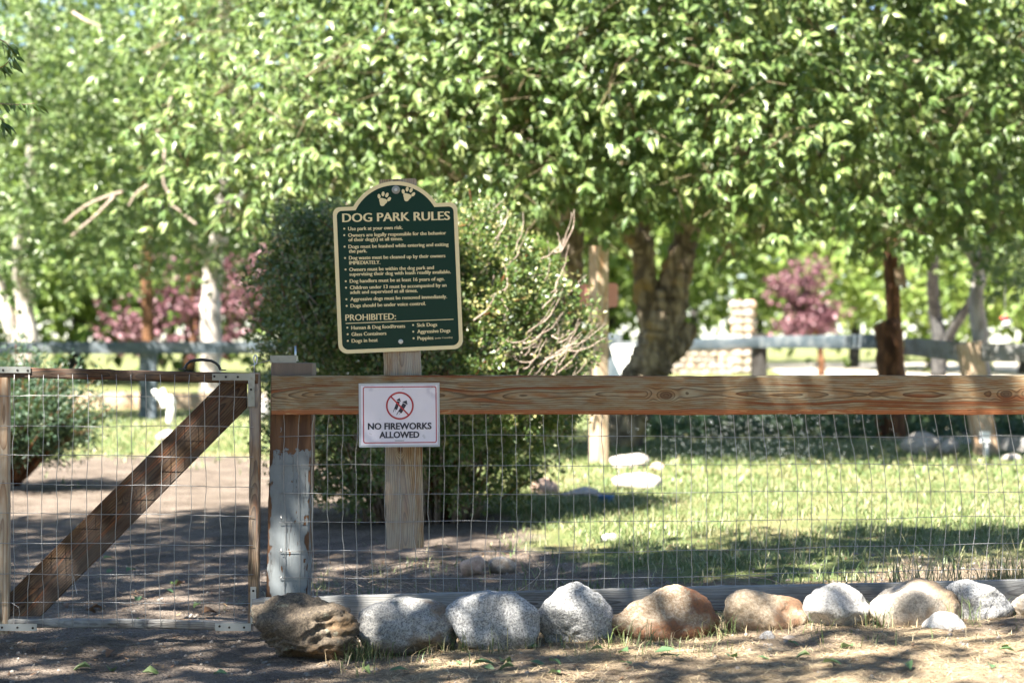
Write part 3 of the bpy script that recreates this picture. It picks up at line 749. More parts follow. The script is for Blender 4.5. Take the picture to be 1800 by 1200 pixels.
# ---------------------------------------------------------------- boulders
def rock_mesh(name, seed, sub=4, facets=9, rough=0.08, fine=0.02, sharp=18.0, layered=0.0):
    bm = bmesh.new(); bmesh.ops.create_icosphere(bm, subdivisions=sub, radius=1.0)
    rs = np.random.default_rng(seed)
    nrm = rs.normal(size=(facets, 3)); nrm /= np.linalg.norm(nrm, axis=1)[:, None]
    dist = rs.uniform(0.62, 1.0, facets)
    co = np.array([v.co[:] for v in bm.verts])
    inv = np.maximum(co @ nrm.T, 0.02) / dist
    rad = 1.0 / (np.sum(inv ** sharp, axis=1) + 0.9 ** sharp) ** (1 / sharp)
    off = rs.uniform(-20, 20, 3)
    for i, v in enumerate(bm.verts):
        p = Vector(co[i]); r = rad[i]
        r += rough * mnoise.noise(p * 1.6 + Vector(off)) * 1.6 + rough * 0.5 * mnoise.noise(p * 4 + Vector(off)) + fine * mnoise.noise(p * 11 + Vector(off))
        if layered:
            q = p.z * 3.4 - p.x * 1.5 + 1.0 * mnoise.noise(p * 1.5 + Vector(off))
            w_ = q % 1.0
            r += layered * (w_ - 0.5) * 1.6 - layered * 1.3 * max(0, 1 - w_ / .12) + layered * 1.1 * abs(mnoise.noise(p * 3.1 + Vector(off))) + layered * 0.6 * mnoise.noise(p * 8) + layered * .35 * mnoise.noise(p * 19)
        r += fine * .6 * mnoise.noise(p * 23 + Vector(off)) - fine * 1.6 * max(0, .12 - abs(mnoise.noise(p * 2.3 - Vector(off)))) / .12
        v.co = p * r
    me = bpy.data.meshes.new(name); bm.to_mesh(me); bm.free()
    me.polygons.foreach_set('use_smooth', np.ones(len(me.polygons), dtype=bool)); me.update()
    return me
def fit_rock(me, w, dpt, h):
    co = np.empty(len(me.vertices) * 3); me.vertices.foreach_get('co', co); co = co.reshape(-1, 3)
    lo, hi = co.min(0), co.max(0); co = (co - (lo + hi) / 2) / (hi - lo) * np.array((w, dpt, h))
    co[:, 2] += h / 2
    me.vertices.foreach_set('co', co.ravel().astype(np.float32)); me.update()
def boulder(name, label, x0, x1, y0, y1, d, mat, seed, group=None, deep=None, sink=0.035, rot=0.0, cat='boulder', sub=5, **kw):
    s = ppm(d); w, h = (x1 - x0) / s * (1.07 if cat == 'boulder' else 1), (y1 - y0) / s + sink
    me = rock_mesh(name, seed, sub=sub, **kw)
    if rot: me.transform(Matrix.Rotation(math.radians(rot), 4, 'Y'))
    fit_rock(me, w, deep or min(w, h * 1.3), h)
    p = at((x0 + x1) / 2, y1, d)
    o = mesh_obj(name, me, M[mat], None, Matrix.Translation((p.x, p.y, p.z - sink)))
    return tag(o, label, cat, group)
G = 'boulders lined up along the fence foot'
boulder('boulder', 'dark brown layered angular boulder beside the gate', 445, 628, 1042, 1166, 6.62, 'darkrock', 3, G, deep=0.24, facets=6, rough=0.14, fine=0.04, sharp=30, layered=0.06)
boulder('boulder', 'dull grey boulder sloping down beside the dark layered one', 632, 800, 1048, 1140, 6.70, 'granite3', 12, G, deep=0.24, facets=6, rough=0.07, rot=24)
boulder('boulder', 'speckled grey granite boulder with sun spots, broad top', 787, 944, 1035, 1150, 6.66, 'granite', 23, G, deep=0.24, facets=10)
boulder('boulder', 'speckled grey granite boulder narrowing to its foot beside rusty one', 945, 1078, 1020, 1140, 6.70, 'granite', 31, G, deep=0.2, facets=9, rough=0.08)
boulder('boulder', 'rusty orange and brown boulder in the middle of the row', 1074, 1258, 1025, 1126, 6.70, 'rust', 44, G, deep=0.25, facets=7, rough=0.07)
boulder('boulder', 'tan brown boulder with reddish rounded end', 1274, 1416, 1031, 1112, 6.72, 'tan', 52, G, deep=0.2, facets=7, rough=0.07)
boulder('boulder', 'bright white rounded boulder in full sun', 1412, 1532, 1022, 1112, 6.72, 'granite2', 66, G, deep=0.2, facets=5, rough=0.07)
boulder('boulder', 'long low tan grey boulder behind the small round one', 1530, 1685, 1018, 1106, 6.74, 'tangrey', 77, G, deep=0.2, facets=9, rough=0.07)
boulder('boulder', 'speckled grey boulder at the far end of the row', 1668, 1778, 1016, 1092, 6.76, 'granite', 81, G, deep=0.2, facets=8)
boulder('boulder', 'small round speckled stone in front of the tan grey boulder', 1625, 1698, 1074, 1124, 6.56, 'granite2', 92, G, deep=0.12, facets=6, rough=0.07)
boulder('boulder', 'tan boulder cut off by the edge of the picture', 1784, 1880, 1036, 1096, 6.74, 'tangrey', 97, G, deep=0.2)
boulder('stone', 'small pointed grey stone in the straw under the tan boulder', 1334, 1366, 1108, 1136, 6.5, 'granite', 101, deep=0.05, cat='stone', sub=3, facets=6, sharp=20, sink=.01)
boulder('stone', 'small flat pale stone beside the pointed grey stone', 1372, 1402, 1116, 1136, 6.48, 'palerock', 102, deep=0.05, cat='stone', sub=3, sink=.01)
boulder('stone', 'reddish brown stone on shaded dirt behind the wire mesh', 808, 852, 976, 1003, 8.65, 'pinkrock', 103, deep=.1, cat='stone', sub=3)
boulder('stone', 'bluish grey stone beside the reddish one behind the mesh', 858, 908, 977, 1002, 8.7, 'granite3', 104, deep=.1, cat='stone', sub=3)
boulder('stone', 'single grey stone in the shaded grass beyond the mesh', 1055, 1085, 936, 954, 9.9, 'granite', 105, deep=.1, cat='stone', sub=3)
G = 'pale rocks on the lawn'
boulder('lawn_rock', 'pale rounded rock on lawn just beyond the post with red plate', 1070, 1142, 796, 824, 15.4, 'palerock', 111, G, cat='rock', sub=3, facets=5)
boulder('lawn_rock', 'broad pale rock on lawn above the blue bowl', 1074, 1164, 830, 866, 13.2, 'palerock', 112, G, cat='rock', sub=3, facets=6)
boulder('lawn_rock', 'flat pale slab rock lying left of the blue bowl', 985, 1058, 855, 874, 12.8, 'palerock', 113, G, cat='rock', sub=3, deep=.35)
boulder('lawn_rock', 'pinkish rock half hidden by the hedge', 932, 982, 838, 872, 13.0, 'pinkrock', 114, G, cat='rock', sub=3)
boulder('lawn_rock', 'small orange rock beside the pale rounded rock', 1140, 1168, 812, 826, 15.2, 'pinkrock', 117, G, cat='rock', sub=3)
boulder('lawn_rock', 'large pale rock at the foot of the log post', 1584, 1652, 758, 800, 17.4, 'palerock', 115, G, cat='rock', sub=3)
boulder('lawn_rock', 'smaller pale rock between log post and leaning post', 1648, 1684, 770, 798, 17.3, 'palerock', 116, G, cat='rock', sub=3)
boulder('lawn_rock', 'pale rock at the foot of the leaning far post', 1756, 1796, 796, 812, 16.4, 'palerock', 118, G, cat='rock', sub=3)
boulder('lawn_rock', 'blue grey rock seen between gate and post', 452, 480, 690, 742, 24.0, 'granite3', 119, G, cat='rock', sub=3)

# ---------------------------------------------------------------- foliage engine
def unit(a): return a / np.maximum(np.linalg.norm(a, axis=1), 1e-9)[:, None]
def leaves(P, A, N, L, Wd, rnd, full=False):
    """folded leaf blades: base point P, along A, facing N, length L, width Wd"""
    A = unit(A); S = unit(np.cross(A, N)); U = np.cross(S, A); L = L[:, None]; Wd = Wd[:, None]
    if full:
        v = [P, P + A * L * .36 + S * Wd * .5 + U * Wd * .14, P + A * L - U * L * .12, P + A * L * .36 - S * Wd * .5 + U * Wd * .14, P + A * L * .5 - U * L * .015, P + A * L * .72 + S * Wd * .30, P + A * L * .72 - S * Wd * .30]
        t = np.array([(0, 1, 4), (1, 5, 4), (5, 2, 4), (2, 6, 4), (6, 3, 4), (3, 0, 4)])
    else:
        v = [P, P + A * L * .42 + S * Wd * .5 + U * Wd * .12, P + A * L, P + A * L * .42 - S * Wd * .5 + U * Wd * .12]
        t = np.array([(0, 1, 2), (0, 2, 3)])
    kk = len(v); n = len(P)
    V = np.stack(v, 1).reshape(-1, 3)
    F = (np.arange(n)[:, None, None] * kk + t[None]).reshape(-1, 3)
    return V, F, np.repeat(rnd, kk)
def sphere_dirs(n): return unit(rng.normal(size=(n, 3)))
def crown_points(blobs, nb, nc, bough=0.5, shell=0.55, flat=0.55):
    """bough centres on blob shells, clusters round each bough; gives cluster points and outward directions"""
    vol = np.array([b[3] * b[4] + b[4] * b[5] + b[3] * b[5] for b in blobs]); w = vol / vol.sum()
    ids = rng.choice(len(blobs), nb, p=w); B = np.array(blobs)[ids]
    d = sphere_dirs(nb); r = shell + (1 - shell) * rng.random(nb) ** 0.6
    c = B[:, :3] + d * B[:, 3:6] * r[:, None]
    C = np.repeat(c, nc, 0); D = np.repeat(d, nc, 0)
    off = rng.normal(size=(nb * nc, 3)) * np.array((bough, bough, bough * flat)) * 0.5
    return C + off, unit(D + unit(off) * 0.8)
def crown_leaves(pts, dirs, k, L, Wr, droop=0.5, spread=0.9, lvar=0.25, full=False, face=None, jitter=0.35, up=0.7):
    n = len(pts) * k
    P = np.repeat(pts, k, 0); D = np.repeat(dirs, k, 0)
    A = unit(D * 0.6 + sphere_dirs(n) * spread + np.array((0, 0, -droop)))
    P = P + A * (rng.random(n)[:, None] * L * jitter)
    N = sphere_dirs(n) * 0.6 + np.array((0, 0, up))
    if face is not None: N = N + np.array(face)
    ln = L * (1 + lvar * rng.normal(size=n)).clip(0.45, 1.7)
    base = np.repeat(rng.random(len(pts)), k) * 0.55 + rng.random(n) * 0.45
    return leaves(P, A, N, ln, ln * Wr, base, full)
def limb(mb, pts, r0, r1, n=8, wob=0.03, sub=6, seed=0):
    """smoothed, slightly crooked limb through pts"""
    rs = random.Random(seed); P = [Vector(p) for p in pts]; out = []
    for i in range(len(P) - 1):
        p0 = P[max(i - 1, 0)]; p1 = P[i]; p2 = P[i + 1]; p3 = P[min(i + 2, len(P) - 1)]
        for j in range(sub):
            t = j / sub
            out.append(0.5 * ((2 * p1) + (p2 - p0) * t + (2 * p0 - 5 * p1 + 4 * p2 - p3) * t * t + (3 * p1 - p0 - 3 * p2 + p3) * t ** 3))
    out.append(P[-1]); m = len(out)
    rad = [r0 + (r1 - r0) * (i / (m - 1)) ** 0.9 for i in range(m)]
    out = [p + Vector((rs.uniform(-1, 1), rs.uniform(-1, 1), rs.uniform(-.5, .5))) * wob * rad[i] * 3 for i, p in enumerate(out)]
    rad = [r * rs.uniform(0.92, 1.1) for r in rad]
    mb.tube(out, rad, n)
def make_tree(name, label, base, limbs, blobs, leafmat, barkmat, nb, nc, k, L, Wr, cat='tree', group=None, full=False, bough=0.5, droop=0.5, shell=0.5, face=None, floor=None, seed=0, up=0.7, spread=0.9, flat=0.55, cut=None, dead=(), gnarl=0):
    t = thing(name, base, label, cat, group)
    mb = MB()
    for i, (pts, r0, r1) in enumerate(limbs): limb(mb, pts, r0, r1, (28 if gnarl else 10) if r0 > .08 else 6, sub=14 if gnarl else 6, wob=.01 if gnarl else .03, seed=seed + i)
    if limbs:
        tr_ = mb.build('trunk', M[barkmat], t, smooth=True)
        if gnarl:
            for v, nv in zip(tr_.data.vertices, [q.vector.copy() for q in tr_.data.vertex_normals]):
                p = v.co.copy(); v.co = p + nv * gnarl * (mnoise.noise(p * 3.0) + .7 * abs(mnoise.noise(Vector((p.x * 9, p.y * 9, p.z * 3)))) + .4 * mnoise.noise(p * 15))
    for i, (pts, r0, r1) in enumerate(dead):
        db = MB(); limb(db, pts, r0, r1, 7, .12, 6, seed + 40 + i); db.build('dead_branch', M['hedgetwig'], t, smooth=True)
    P, D = crown_points(blobs, nb, nc, bough, shell, flat)
    if full:
        tb = MB(); rs = random.Random(seed); G_ = P.reshape(nb, nc, 3); ce = G_.mean(1); keep = cut(ce) if cut is not None else np.ones(nb, bool)
        for i in np.where(keep)[0][::2]:
            c0 = Vector(ce[i]); b0 = c0 + Vector((rs.gauss(0, .25), .45, -.25))
            for q in (1, 4, 7):
                e = Vector(G_[i, q]); tb.tube([b0, c0.lerp(e, .3), e], [.005, .003, .0015], 3, False)
        tag(tb.build('twigs', M['twig'], t, smooth=True), kind='stuff')
    if floor is not None:
        kk = P[:, 2] > floor; P, D = P[kk], D[kk]
    if cut is not None:
        kk = cut(P); P, D = P[kk], D[kk]
    V, F, R = crown_leaves(P, D, k, L, Wr, droop, spread, lvar=.36 if full else .25, full=full, face=face, up=up)
    tag(mesh_obj('crown', np_mesh('crown', V, F, False, R), M[leafmat], t), kind='stuff')
    return t, P, D

# ---------------------------------------------------------------- the poplar over the lawn
D0 = 18.6
def tp(px, py, d=D0): return at(px, py, d)
pop_limbs = [
    ([tp(1082, 796), tp(1104, 720), tp(1140, 650), tp(1160, 585), tp(1166, 540), tp(1168, 515)], 0.22, 0.13),
    ([tp(1140, 650), tp(1150, 600), tp(1143, 540), tp(1130, 480), tp(1127, 410), tp(1118, 330), tp(1100, 200, 18), tp(1080, 60, 17.5), tp(1050, -150, 17)], 0.13, 0.06),
    ([tp(1146, 650), tp(1166, 590), tp(1180, 530), tp(1192, 470), tp(1214, 400), tp(1250, 260, 18), tp(1285, 100, 17.5), tp(1310, -120, 17)], 0.175, 0.06),
    ([tp(1150, 630), tp(1180, 608), tp(1200, 592), tp(1212, 576)], 0.17, 0.08),
    ([tp(1134, 450), tp(1060, 330, 18), tp(960, 220, 17.4), tp(890, 120, 17), tp(860, -40, 16.8)], 0.09, 0.03),
    ([tp(985, 760, 18.8), tp(996, 600, 18.8), tp(1003, 400, 18.6), tp(960, 250, 18), tp(888, 140, 17.4), tp(876, 20, 17)], 0.15, 0.035),
    ([tp(1250, 280, 18), tp(1400, 260, 17.4), tp(1500, 300, 16.6)], 0.06, 0.015),
    ([tp(1285, 110, 17.5), tp(1450, 60, 17.2), tp(1640, 120, 16.6)], 0.06, 0.015),
    ([tp(960, 250, 17), tp(800, 200, 16.8), tp(620, 230, 16.4)], 0.05, 0.012),
]
pb = [(1.4, 10.5, 5.6, 4.2, 4.0, 2.6)]
def blob(px, py, d, rx, ry, rz): p = at(px, py, d); return (p.x, p.y, p.z, rx, ry, rz)
pb = [blob(470, 260, 16.2, 1.00, 0.90, 0.70), blob(560, 330, 16.4, 0.70, 0.80, 0.40), blob(860, 320, 16.2, 1.00, 0.90, 0.50), blob(960, 370, 16.4, 0.70, 0.70, 0.30), blob(620, 200, 16.0, 1.12, 0.99, 0.84), blob(860, 170, 16.0, 1.34, 0.99, 0.90), blob(1100, 180, 15.8, 1.34, 1.10, 0.95), blob(1330, 200, 15.8, 1.34, 1.10, 0.95), blob(1560, 220, 17.8, 1.38, 1.23, 1.13), blob(1700, 300, 18.4, 1.01, 0.99, 0.69),
      blob(520, 40, 16.6, 1.12, 1.10, 0.90), blob(760, 10, 16.4, 1.34, 1.10, 0.90), blob(1000, 0, 16.2, 1.34, 1.21, 0.90), blob(1250, 10, 16.2, 1.34, 1.21, 0.78), blob(1480, 10, 18.2, 1.50, 1.36, 1.13), blob(1720, 40, 18.2, 1.38, 1.36, 1.13),
      blob(1240, 350, 16.6, 1.01, 0.88, 0.34), blob(1440, 370, 16.4, 1.01, 0.88, 0.36), blob(1000, 310, 16.8, 1.12, 0.88, 0.47), blob(1620, 390, 18.4, 0.75, 0.86, 0.32),
      blob(700, -240, 17.5, 2.46, 2.20, 1.34), blob(1100, -260, 16.0, 2.40, 2.20, 1.30), blob(1500, -240, 17.5, 2.46, 2.20, 1.34), blob(1200, 0, 18.0, 2.60, 2.20, 1.60), blob(1600, 60, 18.0, 2.20, 2.00, 1.40), blob(860, 30, 18.0, 2.00, 1.80, 1.50)]
def clear_trunk(P):
    px = 900 + P[:, 0] / (P[:, 1] + CAM_D) * 3500; py = 600 - (P[:, 2] - CAM_H) / (P[:, 1] + CAM_D) * 3500
    low = 432 + 22 * np.sin(px * .021) + 14 * np.sin(px * .055)
    return (py < low) & ~((px > 1085) & (px < 1225) & (py > 372 + 0.5 * np.abs(px - 1150))) & ~((py > 405) & (px < 1030)) & ~((py > 330) & (px > 600) & (px < 800))
pop, PP, PD = make_tree('poplar_tree', 'big poplar with forked gnarled trunk and hanging glossy leaves', tp(1080, 792), pop_limbs, pb, 'poplar', 'bark', 1900, 9, 7, 0.082, 0.44, full=True, cut=clear_trunk, bough=0.66, droop=0.8, shell=0.48, face=(-0.45, -0.75, 0.15), up=0.5, seed=50, gnarl=.045)
def single_leaves():
    """the leaves that show largest: nearest to the camera and inside the view"""
    px = 900 + PP[:, 0] / (PP[:, 1] + CAM_D) * 3500; py = 600 - (PP[:, 2] - CAM_H) / (PP[:, 1] + CAM_D) * 3500
    ok = np.where((px > 420) & (px < 1780) & (py > 10) & (py < 450) & ~((px > 570) & (px < 830) & (py > 300)))[0]
    ok = ok[np.argsort(PP[ok, 1])][:60]
    V, F, R = leaves(np.zeros((1, 3)), np.array([[1., 0, 0]]), np.array([[0, 0, 1.]]), np.array([0.092]), np.array([0.041]), np.array([0.5]), True)
    meshes = []
    for q in range(4):
        me = np_mesh('leaf', V, F, False, np.full(len(V), 0.3 + 0.2 * q)); me.materials.append(M['poplar']); meshes.append(me)
    rs = random.Random(5)
    for i in ok:
        for q in range(5):
            d = Vector(PD[i]) * .5 + Vector((rs.gauss(0, 1), rs.gauss(0, 1), rs.gauss(0, .6))) * .7 + Vector((0, -.4, -.7)); d.normalize()
            nrm = Vector((rs.gauss(-.35, .5), rs.gauss(-.6, .5), rs.gauss(.5, .4)))
            y = nrm.cross(d).normalized(); z = d.cross(y)
            m = Matrix((d, y, z)).transposed().to_4x4(); m.translation = Vector(PP[i]) + Vector((0, -0.12, 0)) + d * .02
            mesh_obj('leaf', meshes[(i + q) % 4], None, pop, m)
single_leaves()

# ---------------------------------------------------------------- trees on the left
make_tree('leafy_tree', 'light green tree with pale straight trunk beyond the far fence', at(372, 712, 31), [
    ([at(372, 716, 31), at(371, 600, 31), at(374, 480, 31), at(390, 380, 30.5), at(400, 200, 30), at(395, 0, 29)], 0.19, 0.08),
    ([at(374, 470, 31), at(330, 410, 29), at(280, 360, 27)], 0.09, 0.04), ([at(390, 380, 30.5), at(470, 300, 29), at(540, 200, 28)], 0.09, 0.03)],
    [blob(320, 300, 26, 2.2, 1.8, 1.3), blob(430, 150, 26.5, 2.2, 1.8, 1.4), blob(250, 120, 26, 2.2, 1.8, 1.4), blob(480, 330, 27, 1.6, 1.5, 1.0), blob(360, -120, 27, 3.2, 2.6, 1.8), blob(300, 430, 27, 1.2, 1.2, .5)],
    'fine', 'palebark', 460, 10, 10, 0.08, 0.42, bough=0.8, droop=0.3, face=(-.3, -.4, .2), seed=80, dead=[
    ([at(215, 338, 23.4), at(190, 345, 23.3), at(150, 362, 23.2), at(112, 392, 23.2)], .022, .010), ([at(200, 345, 23.3), at(175, 372, 23.2), at(125, 415, 23.2)], .018, .010),
    ([at(290, 262, 23.4), at(286, 310, 23.4), at(296, 340, 23.4), at(310, 352, 23.4)], .016, .010), ([at(262, 325, 23.3), at(240, 340, 23.3), at(226, 362, 23.3)], .016, .008),
    ([at(300, 170, 23.4), at(294, 205, 23.4), at(275, 235, 23.4)], .014, .008), ([at(128, 22, 23.5), at(150, 36, 23.4), at(178, 48, 23.4)], .022, .012), ([at(345, 395, 23.4), at(318, 372, 23.4), at(300, 360, 23.4)], .016, .01)])
make_tree('leafy_tree', 'pale green tree with twin pale trunks at the far left', at(45, 700, 29), [
    ([at(52, 700, 29), at(50, 600, 29), at(42, 520, 29), at(36, 440, 28.6), at(60, 250, 28), at(60, 20, 27)], 0.17, 0.08),
    ([at(44, 640, 29.1), at(14, 560, 29), at(-6, 480, 29), at(-30, 300, 28)], 0.13, 0.06)],
    [blob(60, 330, 25, 2.0, 1.6, 1.2), blob(130, 180, 25, 2.0, 1.6, 1.3), blob(0, 150, 25, 2.0, 1.6, 1.4), blob(90, -10, 25, 2.2, 1.8, 1.4), blob(-60, 380, 25, 1.4, 1.4, 1.2), blob(120, 430, 25.5, 1.3, 1.3, .7), blob(60, -180, 26, 2.8, 2.2, 1.5)],
    'fine', 'palebark', 460, 10, 10, 0.08, 0.42, bough=0.8, droop=0.3, face=(-.3, -.4, .2), seed=90)
make_tree('trunk_tree', 'tree with dark reddish brown straight trunk behind the blue fence post', at(260, 716, 34), [
    ([at(260, 716, 34), at(260, 600, 34), at(258, 480, 34), at(262, 380, 34), at(240, 200, 33)], 0.115, 0.08)],
    [blob(250, 230, 33, 2.4, 2.0, 1.5), blob(150, 430, 35, 2.2, 1.6, 1.1), blob(380, 120, 34, 2.4, 2, 1.6)], 'far', 'brownbark', 150, 8, 8, 0.13, 0.5, bough=1.0, face=(-.3, -.4, .2), seed=95)

# ---------------------------------------------------------------- far trees (a belt 45 to 90 m away)
far = [  # px, d, half width m, height m, label, leaf colour
    (-60, 46, 4.5, 11, 'far rounded green tree at the left edge behind the twin pale trunks'), (130, 52, 3.6, 10, 'far green tree between twin pale trunks and brown trunk'),
    (330, 60, 4.6, 13, 'far broad green tree behind the pale straight trunk'), (520, 50, 4.2, 12, 'far green tree behind the dark side of the hedge'),
    (720, 62, 5.0, 14, 'far green tree straight behind the green sign'), (920, 70, 4.8, 13, 'far green tree behind the sunny side of the hedge'),
    (1070, 72, 4.8, 14, 'far green tree behind the post with red plate'), (1215, 84, 5.0, 15, 'far yellowish green tree behind the stone wall'),
    (1330, 92, 5.0, 16, 'far green tree behind the stone pillar'), (1500, 74, 5.2, 14, 'far bluish green tree between plum tree and log post'),
    (1640, 66, 4.2, 12, 'far green tree behind the rail of the leaning post'), (1800, 60, 4.6, 13, 'far green tree at the right edge behind the feeder'), (1950, 56, 4.5, 13, 'far green tree just past the right edge')]
for i, (px, d, hw, ht, lb) in enumerate(far):
    p = at(px, 0, d); x, y = p.x, p.y
    bl_ = [(x, y, ht * .62, hw, hw * .8, ht * .36), (x - hw * .5, y - 1, ht * .4, hw * .7, hw * .6, ht * .26), (x + hw * .55, y - 1, ht * .42, hw * .7, hw * .6, ht * .27), (x, y - 1.5, ht * .24, hw * .85, hw * .6, ht * .17)]
    make_tree('far_tree', lb, (x, y, 0), [([(x, y, -.2), (x + .2, y, ht * .3), (x - .1, y, ht * .7)], .25, .08)], bl_, 'far', 'greybark', 300, 8, 4, 0.34, 0.6, bough=1.6, shell=.5, face=(-.3, -.4, .2), group='far trees behind the park', seed=200 + i, floor=.1)
P, D = crown_points([(x, 100 + 6 * math.sin(x), 8, 6, 3, 7) for x in range(-72, 73, 8)], 900, 8, 2.6, .3)
V, F, Rr = crown_leaves(P, D, 3, .6, .6, .3, face=(-.3, -.4, .2))
tag(mesh_obj('distant_wood', np_mesh('distant_wood', V, F, False, Rr), M['far']), 'distant wood closing the view behind the park', 'wood', kind='stuff')
added = [(-13, -22), (-5.5, -25), (2.5, -23), (10, -24), (17, -20), (-20, -16), (12.5, -13), (20, -8)]  # unseen trees, added to block sky light and sky reflections from behind
for i, (x, y) in enumerate(added):
    make_tree('added_tree', ('first', 'second', 'third', 'fourth', 'fifth', 'sixth', 'seventh', 'eighth')[i] + ' of the added trees standing unseen behind the viewer', (x, y, 0), [([(x, y, -.2), (x + .2, y, 3), (x - .1, y, 7)], .28, .1)],
        [(x, y, 7, 3.6, 3.2, 3.0), (x - 2, y, 4.5, 2.6, 2.4, 2.2), (x + 2, y, 4.6, 2.6, 2.4, 2.2), (x, y, 2.6, 3.0, 2.0, 1.6)], 'far', 'greybark', 260, 8, 4, .34, .6, bough=1.3, group='added unseen trees behind the viewer', seed=500 + i, floor=.2)
make_tree('plum_tree', 'round purple leaved plum tree beyond the far fence', at(1438, 655, 56), [([at(1444, 662, 56), at(1440, 600, 56), at(1415, 520, 56)], .12, .06)],
    [blob(1405, 560, 56, .65, .6, .5), blob(1425, 540, 56, .55, .6, .7), blob(1392, 500, 56, .5, .5, .6), blob(1425, 480, 56, .45, .5, .45), blob(1440, 560, 56, .35, .5, .4)], 'purple', 'brownbark', 110, 8, 5, 0.13, 0.6, bough=.4, seed=300)
make_tree('plum_tree', 'wide purple leaved plum behind the brown trunk', at(330, 640, 42), [([at(330, 645, 42), at(345, 560, 42), at(330, 480, 42)], .1, .05)],
    [blob(300, 560, 42, .9, .7, .6), blob(370, 540, 42, 1.0, .7, .8), blob(430, 520, 42, .8, .7, .7), blob(280, 490, 42, .6, .6, .5), blob(440, 460, 42, .5, .5, .4), blob(225, 560, 42, .5, .5, .4)], 'purple', 'brownbark', 95, 8, 5, 0.13, 0.6, bough=.5, seed=310)
make_tree('leaning_tree', 'grey tree with slanting limb behind the right fence', at(1652, 655, 30), [
    ([at(1650, 660, 30), at(1650, 590, 30), at(1642, 540, 30), at(1640, 440, 29), at(1650, 300, 28)], .13, .07), ([at(1654, 620, 30), at(1680, 570, 29.6), at(1712, 520, 29), at(1740, 450, 28), at(1760, 330, 27)], .085, .05)],
    [blob(1640, 330, 27, 1.2, 1.2, .9), blob(1760, 300, 26, 1.4, 1.2, 1.1), blob(1800, 160, 26, 1.6, 1.4, 1.2), blob(1740, 60, 26, 1.6, 1.4, 1.2), blob(1790, 420, 27, .9, .9, .5)], 'fine', 'greybark', 200, 9, 8, 0.085, 0.5, bough=.7, face=(-.3, -.4, .2), seed=320)
make_tree('pale_tree', 'slim tree with pale bleached trunk at the leaning post', at(1722, 700, 21), [
    ([at(1728, 705, 21), at(1724, 600, 21), at(1716, 540, 21), at(1722, 470, 21), at(1742, 400, 20.6), at(1760, 300, 20)], .10, .05), ([at(1722, 480, 21), at(1690, 420, 20.6), at(1660, 360, 20)], .05, .02)],
    [blob(1760, 380, 20, .7, .7, .4), blob(1790, 250, 20, .8, .8, .6), blob(1800, 480, 20.5, .35, .5, .25)], 'fine', 'palebark', 100, 8, 8, 0.075, 0.5, bough=.5, face=(-.3, -.4, .2), seed=330)

